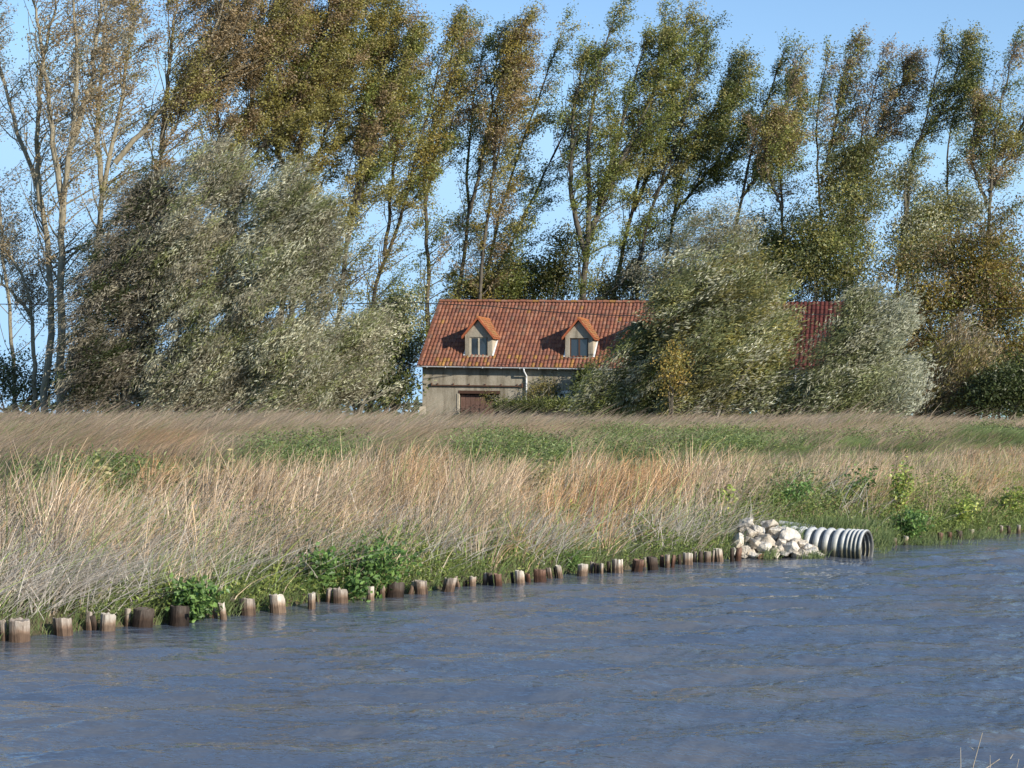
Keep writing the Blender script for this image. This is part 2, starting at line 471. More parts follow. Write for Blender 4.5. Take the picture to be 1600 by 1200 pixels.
# tile patch on any plane: origin O, across vector A (m), up-slope vector B (m), unit normal
def tile_patch(g, O, A, B, tw, tl, colfn, fn=house_pt, rng=RNG, clip=None):
    O = np.array(O, float); A = np.array(A, float); B = np.array(B, float)
    la, lb = np.linalg.norm(A), np.linalg.norm(B)
    a, b_ = A / la, B / lb; n = np.cross(a, b_)
    if n[2] < 0: n = -n
    nc, nr = max(1, round(la / tw)), max(1, round(lb / tl))
    tw, tl = la / nc, lb / nr
    prof = [(0, .0), (.22, .012), (.45, .05), (.68, .055), (.88, .03), (1.03, .004)]
    for r in range(nr):
        for c in range(nc):
            if clip and clip((c + .5) * tw, (r + .5) * tl): continue
            jit = rng.normal(0, .006, 3)
            o = O + a * (c * tw + jit[0]) + b_ * (r * tl + jit[1])
            V = []
            for v, lift in ((-.02, .032 + jit[2] * .6), (1.04, .006)):
                for u, h in prof: V.append(o + a * u * tw + b_ * v * tl + n * (h + lift))
            for u, h in prof: V.append(o + a * u * tw - b_ * .02 * tl + n * (-.005))
            F = [(i, i + 1, i + 7, i + 6) for i in range(5)] + [(12 + i, 13 + i, i + 1, i) for i in range(5)]
            g.add(fn(np.array(V)), F, colfn(c / nc, r / nr))
def tile_col(u, v, rng=RNG):
    k = rng.uniform()
    base = np.array([(.24, .10, .062), (.22, .092, .06), (.27, .12, .07), (.19, .085, .06), (.25, .125, .085)][int(k * 5)])
    base = base * rng.uniform(.85, 1.12)
    if rng.uniform() < .012 + .2 * (v < .12) + .25 * (v > .96): base = np.array((.31, .165, .055)) * rng.uniform(.8, 1.1)
    if rng.uniform() < .03: base = np.array((.17, .10, .07))
    return base
EYL = -OH; EZ = EAVE + .06
DORM = [lx_of(748, .35), lx_of(905, .35), lx_of(998, .35)]
DW, DH, DR = .80, 1.30, 1.0          # half width, wall height, gable rise
DF = .30                              # dormer front, metres behind wall face
RO = np.array([-.15, EYL, EZ]); RB = np.array([0, RIDGE_Y - EYL, (RIDGE_Y - EYL) * PITCH]); RA = np.array([HL + .3, 0, 0])
def roof_z(y): return EZ + (y - EYL) * PITCH
def inside_dormer(a, b_):
    x = a - .15; y = EYL + b_ / math.hypot(1, PITCH)
    return any(abs(x - d) < DW - .1 and DF + .1 < y < DF + 1.0 for d in DORM)
g = Geo(); tile_patch(g, RO, RA, RB, .222, .36, tile_col, clip=inside_dormer)
hb(g, 'roof_tiles', M['tile'])['kind'] = 'stuff'
g = Geo()                              # boarding under the tiles
P = np.array([(-.15, EYL, EZ - .09), (HL + .15, EYL, EZ - .09), (HL + .15, RIDGE_Y, EZ + RB[2] - .09), (-.15, RIDGE_Y, EZ + RB[2] - .09),
     (-.15, 2 * RIDGE_Y - EYL, EZ - .09), (HL + .15, 2 * RIDGE_Y - EYL, EZ - .09)])
P = np.concatenate([P, P + [0, 0, .08]])
g.add(house_pt(P), [(0, 3, 2, 1), (3, 4, 5, 2), (6, 7, 8, 9), (9, 8, 11, 10), (0, 1, 7, 6), (4, 10, 11, 5), (0, 6, 9, 3), (3, 9, 10, 4), (1, 2, 8, 7), (2, 5, 11, 8)], (.30, .10, .05))
hb(g, 'roof', M['tile'])
# ridge tiles, each a part
g = Geo(); L = .385
th = np.linspace(-.25, math.pi + .25, 8)
V = []
for x, r, dz in ((0, .135, .0), (L * 1.03, .118, -.005), (L * 1.03, .1, -.005), (0, .10, 0)):
    for t in th: V.append((x, -math.cos(t) * r, math.sin(t) * r * .85 + dz))
F = [(k * 8 + i, k * 8 + i + 1, (k + 1) * 8 + i + 1, (k + 1) * 8 + i) for k in range(3) for i in range(7)] + [(24 + i, 25 + i, i + 1, i) for i in range(7)]
meshes = []
for q in range(6):
    g = Geo(); g.add(V, [f[::-1] for f in F], tile_col(.5, .95)); o = g.build('ridge_tile', M['tile']); meshes.append(o.data); bpy.data.objects.remove(o)
nrt = int((HL + .3) / L)
for i in range(nrt):
    o = bpy.data.objects.new('ridge_tile', meshes[i % 6]); COL.objects.link(o); o.parent = house
    x = -.15 + i * L
    p = house_pt((x, RIDGE_Y, EZ + RB[2] + .06 + RNG.normal(0, .006))) - np.array(HORG)
    o.location = p; o.rotation_euler = (RNG.normal(0, .03), SAG, -TH + RNG.normal(0, .015))
# verge tiles on the left edge
g = Geo()
nv = 14
for i in range(nv):
    t0, t1 = i / nv, (i + 1.1) / nv
    pts = [RO + RB * t for t in (t0, t1)]
    A = [pts[0] + (-.06, 0, .07 + .02), pts[0] + (.12, 0, .10), pts[1] + (.12, 0, .085), pts[1] + (-.06, 0, .055), pts[0] + (-.06, 0, -.1), pts[1] + (-.06, 0, -.12)]
    g.add(house_pt(np.array(A)), [(0, 1, 2, 3), (4, 0, 3, 5)], tile_col(0, .5))
hb(g, 'verge', M['tile'])
# gutter and brackets
g = Geo()
xs = np.linspace(-.2, HL + .2, 30)
def half_pipe(xs, yc, zc, r):
    th = np.linspace(math.pi, 2 * math.pi, 7)
    V = np.array([[(x, yc + math.cos(t) * r, zc + math.sin(t) * r) for t in th] + [(x, yc + math.cos(t) * (r - .012), zc + math.sin(t) * (r - .012)) for t in th[::-1]] for x in xs])
    n = 14
    F = [(k * n + i, k * n + (i + 1) % n, (k + 1) * n + (i + 1) % n, (k + 1) * n + i) for k in range(len(xs) - 1) for i in range(n)]
    return V.reshape(-1, 3), F
V, F = half_pipe(xs, EYL - .07, EZ - .01, .075)
g.add(house_pt(V), F)
hb(g, 'gutter', M['white_pvc'])
for x in np.arange(.4, HL, 1.1):
    g = Geo(); hbox(g, (x, EYL - .152, EZ - .1), (x + .03, EYL + .02, EZ - .083)); hbox(g, (x, EYL - .157, EZ - .1), (x + .03, EYL - .147, EZ + .0))
    hb(g, 'gutter_bracket', M['white_pvc'])
dpx = lx_of(821, -.1)
g = Geo()
tube(g, house_pt([(dpx - .02, EYL - .07, EZ - .07), (dpx - .02, EYL - .07, EZ - .22), (dpx + .06, -.10, EZ - .5), (dpx + .06, -.09, EZ - .7), (dpx + .06, -.09, GZ - .2)]), .05, 10)
hb(g, 'downpipe', M['white_pvc'], smooth=True)
# sliding-door rail
g = Geo(); rx0, rx1 = lx_of(675, -.1), lx_of(815, -.1)
hbox(g, (rx0, -.11, 4.24), (rx1, -.05, 4.31)); hbox(g, (rx0 - .05, -.13, 4.22), (rx0, -.03, 4.42)); hbox(g, (rx1, -.13, 4.2), (rx1 + .07, -.03, 4.45))
for x in np.linspace(rx0 + .3, rx1 - .3, 6): hbox(g, (x, -.06, 4.25), (x + .05, .0, 4.40))
hb(g, 'door_rail', M['rust'])
# garage door of vertical boards, jamb, lintel
hbx = lambda n, m, a, b__, parent=None: (lambda g: (hbox(g, a, b__), hb(g, n, m, parent))[1])(Geo())
gd = hbx('garage_door', M['dark'], (gar[0], .26, gar[2]), (gar[1], .30, gar[3]))
nb = 8; bw = (gar[1] - gar[0] - .1) / nb
for i in range(nb):
    hbx('board', M['door_wood'], (gar[0] + .05 + i * bw + .008, .205 + .01 * (i % 2), gar[2] + .1), (gar[0] + .05 + (i + 1) * bw - .008, .25, gar[3] - (.22 if i < 5 else .6)), gd)
hbx('lintel', M['brown_wood'], (gar[0] - .02, -.02, gar[3] - .16), (gar[1] + .05, .2, gar[3] + .02))
hbx('door_jamb', M['cream'], (gar[0] - .1, -.03, gar[2]), (gar[0] + .035, .12, gar[3] - .165))
# ground-floor windows
for w_ in (win, win2):
    fr = hbx('window', M['glass'], (w_[0] + .06, .16, w_[2]), (w_[1] - .06, .17, w_[3] - .1))
    x0, x1, z0, z1 = w_
    for a, b__ in (((x0 - .06, -.03, z1 - .14), (x1 + .1, .14, z1 + .03)), ((x0 - .06, -.03, z0), (x0 + .08, .14, z1 - .145)), ((x1 - .06, -.02, z0), (x1 + .05, .14, z1 - .145)), (((x0 + x1) / 2 - .2, .10, z0 + .002), ((x0 + x1) / 2 - .12, .155, z1 - .145))):
        hbx('window_frame', M['white_paint'], a, b__, fr)
    hbx('window_sill', M['cream'], (x0 - .1, -.07, z0 - .1), (x1 + .1, .14, z0 - .002), fr)

# dormers
def dormer(cx, style):
    zb = roof_z(DF) - .05; zt = zb + DH; za = zt + DR
    g = Geo()
    wx, wz0, wz1 = .54, zb + .12, zt - .10
    # front wall round the window
    hbox(g, (cx - DW, DF, zb - .3), (cx - wx, DF + .16, zt)); hbox(g, (cx + wx, DF, zb - .3), (cx + DW, DF + .16, zt))
    hbox(g, (cx - wx, DF, zb - .3), (cx + wx, DF + .16, wz0)); hbox(g, (cx - wx, DF, wz1), (cx + wx, DF + .16, zt))
    P = [(cx - DW, DF, zt), (cx + DW, DF, zt), (cx, DF, za - .12), (cx - DW, DF + .16, zt), (cx + DW, DF + .16, zt), (cx, DF + .16, za - .12)]
    g.add(house_pt(P), [(0, 1, 2), (3, 5, 4)]); g.add(house_pt(P), [(0, 2, 5, 3), (1, 4, 5, 2)])
    d = hb(g, 'dormer', M['render'])
    # cheeks: boarded sides running back into the roof
    yb = DF + (zt - zb) / PITCH + .3
    for s in (-1, 1):
        g = Geo()
        x0, x1 = cx + s * (DW - .06), cx + s * (DW - .002)
        P = [(x, y, z) for x in (x0, x1) for y, z in ((DF + .165, roof_z(DF + .16) - .2), (DF + .165, zt), (yb, zt), (yb, roof_z(yb) - .2))]
        g.add(house_pt(P), [(0, 1, 2, 3), (7, 6, 5, 4), (0, 4, 5, 1), (1, 5, 6, 2), (2, 6, 7, 3), (3, 7, 4, 0)])
        hb(g, 'dormer_cheek', M['cream'] if s > 0 else M['render'], d)
    # roof slopes
    ov = .2
    for s in (-1, 1):
        g = Geo()
        ew = DW + .16; ez = zt - DR / DW * .16 + .08
        ye = DF + (za - zb) / PITCH + .35
        c0 = np.array([cx + s * ew, DF - ov, ez]); c1 = np.array([cx, DF - ov, za + .03])
        yeave = DF + (ez - zb) / PITCH + .25
        # under-board
        P = np.array([c0, c1, (cx, ye, za + .03), (cx + s * ew, yeave, ez)]); P = np.concatenate([P, P - [0, 0, .07]])
        F = [(0, 1, 2, 3), (4, 7, 6, 5), (0, 4, 5, 1), (0, 3, 7, 4), (2, 6, 7, 3)]
        g.add(house_pt(P), F, (.34, .12, .055))
        # courses of flat tiles
        nr = 8
        Lr = c1 - c0
        for r in range(nr):
            t0, t1 = r / nr, (r + 1.12) / nr
            y1 = yeave + (ye - yeave) * (r + .5) / nr
            n_t = max(3, int((y1 - (DF - ov)) / .2))
            for q in range(n_t):
                ya = DF - ov + q * (y1 - DF + ov) / n_t; yb2 = ya + (y1 - DF + ov) / n_t - .008
                A = c0 + Lr * t0; B = c0 + Lr * min(t1, 1.0)
                nn = np.array([s * DR, 0, DW]) / math.hypot(DR, DW)
                V = np.array([(A[0], ya, A[2]), (A[0], yb2, A[2]), (B[0], yb2, B[2]), (B[0], ya, B[2])])
                V[:2] += nn * (.045 + RNG.uniform(0, .008)); V[2:] += nn * .02
                V2 = np.concatenate([V, V[:2] - nn * .05])
                g.add(house_pt(V2), [(0, 1, 2, 3), (4, 5, 1, 0)], np.array((.38, .155, .07)) * RNG.uniform(.75, 1.12) if RNG.uniform() > .2 else (.33, .20, .08))
        # rake edge
        V = np.array([c0 + (0, -.02, .05), c1 + (0, -.02, .05), c1 + (0, -.02, -.10), c0 + (0, -.02, -.10), c0 + (0, .1, .05), c1 + (0, .1, .05)])
        g.add(house_pt(V), [(0, 1, 2, 3), (0, 4, 5, 1)], (.40, .12, .055))
        hb(g, 'dormer_roof', M['tile'], d)
    g = Geo()
    tube(g, house_pt([(cx, DF - ov - .03, za + .04), (cx, DF + (za - zb) / PITCH + .3, za + .04)]), .075, 8, (.40, .16, .06), cap=True)
    hb(g, 'dormer_ridge', M['tile'], d)
    # window: frame, casements, panes
    fm = M['cream'] if style == 0 else M['brown_wood']
    fw = .09 if style == 0 else .06
    for a, b__ in (((cx - wx, DF + .05, wz0), (cx - wx + fw, DF + .13, wz1)), ((cx + wx - .07, DF + .05, wz0), (cx + wx, DF + .13, wz1)),
                   ((cx - wx + fw, DF + .05, wz0), (cx + wx - .07, DF + .13, wz0 + .05)), ((cx - wx + fw, DF + .05, wz1 - .06), (cx + wx - .07, DF + .13, wz1))):
        hbx('window_frame', fm if a[0] < cx else M['brown_wood'], a, b__, d)
    hbx('mullion', M['cream'] if style == 0 else M['brown_wood'], (cx - .04, DF + .04, wz0 + .052), (cx + .04, DF + .12, wz1 - .062), d)
    for s in (-1, 1):
        hbx('pane', M['glass'], (cx + min(s * .04, s * (wx - .07)), DF + .09, wz0 + .052), (cx + max(s * .04, s * (wx - .07)), DF + .10, wz1 - .062), d)
    hbx('window_sill', M['cream'] if style == 0 else M['render'], (cx - wx - .05, DF - .06, wz0 - .07), (cx + wx + .05, DF - .004, wz0 - .003), d)
    # lead flashing at the feet
    for s in (-1, 1):
        g = Geo(); P = []
        for y in (DF - .03, DF + 1.25): P += [(cx + s * (DW + .01), y, roof_z(y) + .12), (cx + s * (DW + .11), y, roof_z(y) + .11)]
        g.add(house_pt(P), [(0, 1, 3, 2) if s > 0 else (0, 2, 3, 1)])
        hb(g, 'flashing', M['white_paint'], d)
for i, cx in enumerate(DORM): dormer(cx, i)

# annex with a deep red roof further right
AX0, AX1 = lx_of(1185, 2.5), lx_of(1345, 2.5)
AO = house_pt((AX0, 2.0, 0))
annex = empty('outbuilding', (AO[0], AO[1], GZ), 'low outbuilding with deep red tiled roof half hidden by the right-hand willows', 'outbuilding')
AORG = (AO[0], AO[1], GZ)
def ab(g, name, m, parent=None): return g.build(name, m, parent if parent is not None else annex, origin=AORG)
def flat_pt(V):
    V = np.asarray(V, float); x, y, z = V[..., 0], V[..., 1], V[..., 2]
    return np.stack([HO[0] + math.cos(TH) * x + math.sin(TH) * y, HO[1] - math.sin(TH) * x + math.cos(TH) * y, z], -1)
g = Geo(); box(g, (AX0, 2.0, GZ - .5), (AX1, 2.3, 5.3), fn=flat_pt); box(g, (AX0, 8.5, GZ - .5), (AX1, 8.8, 5.3), fn=flat_pt)
for x in (AX0, AX1 - .3):
    box(g, (x, 2.3, GZ - .5), (x + .3, 8.5, 5.3), fn=flat_pt)
    P = [(x, 2.0, 5.3), (x, 8.8, 5.3), (x, 5.4, 8.9), (x + .3, 2.0, 5.3), (x + .3, 8.8, 5.3), (x + .3, 5.4, 8.9)]
    g.add(flat_pt(P), [(0, 2, 1), (3, 4, 5)])
ab(g, 'wall', M['render'])
g = Geo(); P = np.array([(AX0 - .2, 1.7, 5.2), (AX1 + .2, 1.7, 5.2), (AX1 + .2, 5.4, 9.05), (AX0 - .2, 5.4, 9.05), (AX0 - .2, 9.1, 5.2), (AX1 + .2, 9.1, 5.2)])
P = np.concatenate([P, P - [0, 0, .12]])
g.add(flat_pt(P), [(0, 1, 2, 3), (3, 2, 5, 4), (6, 9, 8, 7), (9, 10, 11, 8), (0, 6, 7, 1), (0, 3, 9, 6), (3, 4, 10, 9), (1, 7, 8, 2), (2, 8, 11, 5)], (.12, .03, .02))
rf = ab(g, 'roof', M['tile'])
g = Geo(); tile_patch(g, (AX0 - .2, 1.7, 5.22), (AX1 - AX0 + .4, 0, 0), (0, 3.7, 3.85), .24, .34, lambda u, v: np.array((.10, .028, .022)) * RNG.uniform(.75, 1.2), fn=flat_pt)
o = ab(g, 'roof_tiles', M['tile'], rf); o['kind'] = 'stuff'
g = Geo(); wxa = lx_of(1243, 1.9)
box(g, (wxa - .55, 1.97, 3.9), (wxa + .55, 2.0, 5.0), fn=flat_pt); w1 = ab(g, 'window', M['glass'])
for a, b__ in (((wxa - .62, 1.93, 3.85), (wxa - .55, 2.0, 5.05)), ((wxa + .55, 1.93, 3.85), (wxa + .62, 2.0, 5.05)), ((wxa - .04, 1.94, 3.9), (wxa + .04, 1.969, 5.0))):
    g = Geo(); box(g, a, b__, fn=flat_pt); ab(g, 'window_frame', M['white_paint'], w1)
g = Geo(); box(g, (lx_of(1186, 1.2), 1.1, 4.92), (lx_of(1232, 1.2), 2.0, 5.0), fn=flat_pt); ab(g, 'canopy', M['plastic'])

# pale block at the house corner, hedge, wires
g = Geo()
bx = W(661, 640, 97.5)
box(g, (bx[0] - .2, 97.3, ground(bx[0], 97.3) - .1), (bx[0] + .16, 97.6, 2.98), (1, 1, 1)); box(g, (bx[0] - .17, 97.33, 2.98), (bx[0] + .13, 97.57, 3.02), (1, 1, 1))
tag(g.build('marker_stone', M['cream'], origin=(bx[0], 97.45, 2.2)), 'small cream block at the left foot of the farmhouse wall', 'marker stone')
g = Geo()
wp = [W(-420, 470, 93.), W(-20, 475, 93.), W(330, 478, 93.), W(650, 473, 93.5), W(760, 478, 94), W(850, 486.5, 94.2), W(940, 492, 94.4), W(1050, 495, 94.8), W(1300, 491, 95.5), W(1600, 481, 96.), W(1960, 462, 96.5)]
tube(g, wp, .024, 5)
tag(g.build('power_cable', M['wire']), 'thin black cable crossing in front of the orange roof', 'cable')
for xp, nm in ((-420, 'tall wooden pole carrying the cable left of the view'), (1960, 'tall wooden pole carrying the cable right of the view')):
    p = W(xp, 466, 93. if xp < 0 else 96.5)
    gz_ = float(ground(p[0], p[1]))
    g = Geo(); tube(g, [(p[0], p[1], gz_ - .5), (p[0], p[1], p[2] + .5)], [.15, .10], 10, (.25, .2, .16), cap=True)
    tag(g.build('utility_pole', M['bark'], origin=(p[0], p[1], gz_)), nm, 'pole', 'poles carrying the cable')

# ------------------------------------------------------------------ trees
WIND = np.array([1.25, .15, .15])
GREEN = [(.105, .12, .028), (.13, .135, .032), (.07, .085, .022)]
OLIVE = [(.16, .145, .04), (.125, .115, .035), (.19, .165, .05)]
BROWN = [(.17, .12, .06), (.14, .10, .05), (.20, .15, .08)]
GOLD = [(.20, .15, .03), (.15, .11, .03), (.12, .10, .025)]
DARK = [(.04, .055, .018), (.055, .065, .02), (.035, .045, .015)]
SILV = [(.28, .27, .18), (.17, .165, .10), (.38, .37, .27)]
GREY = [(.17, .15, .10), (.11, .10, .065), (.22, .20, .145)]
WILL = [(.13, .14, .055), (.10, .115, .045), (.17, .17, .075)]
UMB = [(.14, .12, .085), (.09, .075, .05), (.18, .155, .115)]
YEL = [(.26, .18, .045), (.22, .15, .04), (.17, .14, .04)]
def pick(pal, n, rng):
    P = np.array(pal) * 1.95; return P[rng.integers(0, len(P), n)]

def resample(P, n):
    P = np.asarray(P, float)
    d = np.concatenate([[0], np.cumsum(np.linalg.norm(np.diff(P, axis=0), axis=1))])
    t = np.linspace(0, d[-1], n)
    Q = np.stack([np.interp(t, d, P[:, k]) for k in range(3)], 1)
    for _ in range(2): Q[1:-1] = .5 * Q[1:-1] + .25 * (Q[:-2] + Q[2:])
    return Q

def poplar(label, stems, Y, pals, R=2.1, r0=.19, t0=.13, nb=38, tw=8, nl=26, leaf=.165, bark=(.17, .145, .105), seed=1, cat='tree', group='tall poplars behind the house', lift=1.0, name='poplar_tree', fill=.86):
    rng = np.random.default_rng(seed)
    gx, gy = None, None
    base = W(stems[0][0][0], stems[0][0][1], Y)
    gz_ = float(ground(base[0], Y))
    root = empty(name, (base[0], Y, gz_), label, cat, group)
    org = (base[0], Y, gz_)
    gt, gl = Geo(), Geo()
    nb = int(nb * 1.6); r0 = r0 * (.8 if bark[0] > .29 else .7); R = R * 1.2; leaf = leaf * .92; bark = tuple(np.array(bark) * (1 if bark[0] > .29 else .75))
    for si, st in enumerate(stems):
        P = np.array([W(x, y, Y) for x, y in st])
        P[:, 1] += np.linspace(0, rng.normal(0, 1.0), len(P))
        if P[0, 2] > gz_ + .5 and si == 0:
            P = np.concatenate([[(P[0, 0] + (P[0, 0] - P[1, 0]) * .12, Y, gz_ - .4)], P])
        elif P[0, 2] > gz_ - .3 and si == 0: P[0, 2] = gz_ - .4
        Q = resample(P, 26)
        Q[2:-1] += rng.normal(0, .05, (23, 3))
        Lst = np.linalg.norm(np.diff(Q, axis=0), axis=1).sum()
        rr0 = r0 if si == 0 else r0 * .7
        rad = rr0 * (1 - np.linspace(0, 1, 26)) ** .75 + .018
        if si == 0: rad[0] *= 1.35
        tube(gt, Q, rad, 8, bark)
        tt0 = t0 if si == 0 else .12
        for i in range(nb):
            t = tt0 + (1 - tt0) * ((i + rng.uniform()) / nb) ** .95
            k = min(t * 25, 24.99); k0 = int(k)
            p = Q[k0] + (Q[k0 + 1] - Q[k0]) * (k - k0)
            sdir = unit(Q[k0 + 1] - Q[k0])
            az = rng.uniform(0, 6.283)
            rd = np.array([math.cos(az), math.sin(az) * .8, 0])
            q = (t - tt0) / (1 - tt0)
            lowq = q < .35
            ln = R * rng.uniform(.65, 1.25) * (.55 + .95 * math.sin(math.pi * min(1, q * .8 + .18)) ** .9) * (1.2 - .75 * q)
            d = unit(sdir * .80 * lift + rd * rng.uniform(.5, 1.15) + WIND * .22)
            B = [p]
            ns = 5
            for s in range(ns):
                B.append(B[-1] + d * ln / ns)
                d = unit(d + np.array([0, 0, .10]) + WIND * .12 + rng.normal(0, .13, 3))
            B = np.array(B)
            tube(gt, B, np.linspace(max(.02, rr0 * .28 * (1 - .6 * q)), .012, ns + 1), 4, np.array(bark) * rng.uniform(.8, 1.1))
            if rng.uniform() > fill * (.9 if lowq else 1): continue
            pc = pals[rng.integers(0, len(pals))]
            shade = rng.uniform(.8, 1.2)
            for w_ in range(tw):
                tq = rng.uniform(.18, 1.0) * ns
                b0 = min(int(tq), ns - 1)
                o = B[b0] + (B[b0 + 1] - B[b0]) * (tq - b0)
                dd = unit(unit(B[b0 + 1] - B[b0]) * .6 + rng.normal(0, .55, 3) + WIND * .35 + np.array([0, 0, .2]))
                lt = rng.uniform(.6, 1.4)
                e1 = o + dd * lt * .5; e2 = e1 + unit(dd + WIND * .35) * lt * .5
                if rng.uniform() < .55: tube(gt, [o, e1, e2], [.011, .008, .004], 3, np.array(bark) * .8)
                m_ = int(nl * rng.uniform(.3, 1.8) * (1.9 if lowq else (1.5 if q < .7 else 1.0)) * (1.5 if rng.uniform() < .3 else .8))
                u = rng.uniform(.1, 1.1, m_)[:, None]
                LP = o + (e1 - o) * np.minimum(u * 2, 1) + (e2 - e1) * np.clip(u * 2 - 1, 0, 1.2) + rng.normal(0, .17, (m_, 3))
                leaves(gl, LP, rng.uniform(.7, 1.2, m_) * leaf, rng.uniform(.6, .95, m_) * leaf * .85, WIND * .8 + np.array([0, 0, -.2]), pick(pc, m_, rng) * rng.uniform(.75, 1.3, (m_, 1)) * shade, .75, rng, True)
        # thin sprigs low on the stem and whips above the top
        for i in range(16):
            low = i < 9
            k = rng.uniform(.12, .5) * 25 if low else rng.uniform(21, 25)
            k0 = min(int(k), 24); p = Q[k0] + (Q[k0 + 1] - Q[k0]) * (k - k0)
            d = unit(rng.normal(0, .6, 3) * [1, 1, .3] + WIND * .5 + np.array([0, 0, .5 if low else 1.6]))
            lt = rng.uniform(1.0, 2.4) if low else rng.uniform(.9, 1.9)
            e1 = p + d * lt * .5; e2 = e1 + unit(d + WIND * .4) * lt * .5
            tube(gt, [p, e1, e2], [.02, .012, .005], 3, np.array(bark) * .9)
            m_ = 60 if low else 80
            u = rng.uniform(.25, 1.05, m_)[:, None]
            LP = p + (e1 - p) * np.minimum(u * 2, 1) + (e2 - e1) * np.clip(u * 2 - 1, 0, 1.2) + rng.normal(0, .2 if low else .13, (m_, 3))
            leaves(gl, LP, rng.uniform(.6, 1.1, m_) * leaf, rng.uniform(.6, .95, m_) * leaf * .8, WIND, pick(pals[rng.integers(0, len(pals))], m_, rng) * rng.uniform(.75, 1.25, (m_, 1)), .7, rng, True)
    gt.build('trunk', M['bark'], root, origin=org, smooth=True)
    gl.build('crown', M['leaf'], root, origin=org)
    return root

def bushy(label, lobes, Y, pals, base_px, n_cl, nl, leaf=(.2, .045), comb=None, cr=(.55, .22), seed=1, cat='tree', name='willow_tree', group=None, stems=6, bark=(.20, .18, .13), spread=.3, palefn=None, depth=.8, rexp=.45, r0=.1, skirt=False):
    rng = np.random.default_rng(seed)
    comb = unit(np.array(comb if comb is not None else (1.0, .1, .45)))
    b0 = W(base_px, 640, Y); gz_ = float(ground(b0[0], Y))
    org = (b0[0], Y, gz_)
    root = empty(name, org, label, cat, group)
    gt, gl = Geo(), Geo()
    if skirt:
        x0 = min(l[0] - l[2] * .8 for l in lobes); x1 = max(l[0] + l[2] * .8 for l in lobes)
        nk = max(2, int((x1 - x0) / 55)); lobes = list(lobes) + [(x0 + (x1 - x0) * (i + .5) / nk + rng.uniform(-10, 10), 622 - rng.uniform(0, 10), 40, 30) for i in range(nk)]
    A = np.array([l[2] * l[3] for l in lobes], float); A /= A.sum(); n_cl = int(n_cl * 1.25)
    pts = []
    for (cx, cy, rx, ry), a in zip(lobes, A):
        n = max(3, int(n_cl * a))
        c = W(cx, cy, Y); k = Y / FPX
        d = unit(rng.normal(0, 1, (n, 3))) * rng.uniform(0, 1, (n, 1)) ** rexp
        q = c + d * rng.normal(1, .14, (n, 1)) * np.array([rx * k, rx * k * depth, ry * k])
        nn_ = noise2(q[:, 0] + q[:, 1] * .6, q[:, 2] - q[:, 0] * .35, seed, 1.1)
        q = q[(q[:, 2] > gz_ + .05) & (nn_ > rng.uniform(.12, .42, n))]
        pts.append(q)
        # a limb to each lobe with side branches
        lim = [np.array(org) + (rng.normal(0, .25), rng.normal(0, .2), -.3)]
        mid = (lim[0] + c) / 2 + rng.normal(0, .25, 3) + np.array([-.25, 0, .2]); lim += [mid, c, c + comb * ry * k * .55 + np.array([0, 0, ry * k * .2])]
        L = resample(lim, 12)
        tube(gt, L, np.linspace(r0, .025, 12), 6, bark)
        for s in range(stems):
            j = rng.integers(4, 11); tgt = q[rng.integers(0, len(q))]
            B = resample([L[j], (L[j] + tgt) / 2 + rng.normal(0, .15, 3), tgt], 6)
            tube(gt, B, np.linspace(.06, .012, 6), 4, 1.2 * np.array(bark) * rng.uniform(.8, 1.2))
    P = np.concatenate(pts)
    n = len(P)
    pi = rng.integers(0, len(pals), n)
    shade = rng.uniform(.62, 1.35, n) * (.6 + .8 * noise2(P[:, 0], P[:, 2], seed + 7, 1.6))
    m_ = nl
    # spindle-shaped clumps combed by the wind
    perp = np.cross(comb, [0, 1, 0]); perp = unit(perp)
    cl = P[:, None] + rng.normal(0, 1, (n, m_, 1)) * comb * cr[0] * rng.uniform(.6, 1.3, (n, 1, 1)) + rng.normal(0, 1, (n, m_, 3)) * cr[1]
    Pl = np.array([1.65 * np.array(p)[rng.integers(0, len(p), (n, m_))] for p in pals])
    C = Pl[pi[:, None], np.arange(n)[:, None], np.arange(m_)[None]] * shade[:, None, None] * rng.uniform(.75, 1.3, (n, m_, 1))
    if palefn is not None:  # silver undersides and sun glint, both mixed into the leaf colour
        X_, Y_ = proj(P)
        f = palefn(X_, Y_)[:, None, None] * rng.uniform(.3, 1, (n, m_, 1))
        C = C * (1 - f) + np.array((.56, .56, .44)) * f
    cl = cl.reshape(-1, 3); C = C.reshape(-1, 3)
    ok = cl[:, 2] > gz_ + .02
    cl = cl[ok]; C = C[ok]
    ax = np.repeat(comb[None] + rng.normal(0, .30, (n, 3)), m_, 0)[ok]
    k = len(cl)
    leaves(gl, cl, rng.uniform(.6, 1.3, k) * leaf[0], rng.uniform(.7, 1.2, k) * leaf[1], ax, C, spread, rng, True)
    gt.build('trunk', M['bark'], root, origin=org, smooth=True)
    gl.build('crown', M['leaf'], root, origin=org)
    return root

PB = (.30, .26, .18)     # pale bark
G1 = 'bare-stemmed poplars on the left'
poplar('pale trunked poplar curving left at the left edge, thin brown leaves', [[(70, 612), (81, 515), (70, 380), (54, 282), (22, 217), (0, 152), (-25, 40), (-40, -60)], [(62, 330), (58, 220), (62, 120), (85, 10), (95, -70)]], 97, [BROWN, GREY, OLIVE], R=2.2, r0=.26, nb=26, tw=6, nl=12, bark=PB, seed=3, group=G1, t0=.25, fill=.7)
poplar('straight pale poplar just left of the big willow, sparse brown crown', [[(95, 614), (97, 433), (100, 303), (116, 217), (127, 108), (118, 20), (112, -80)], [(99, 330), (85, 230), (78, 140), (60, 30), (55, -60)], [(116, 217), (140, 130), (150, 40), (158, -60)]], 96, [BROWN, GREY, BROWN], R=2.0, r0=.30, nb=26, tw=6, nl=13, bark=PB, seed=4, group=G1, t0=.3, fill=.8)
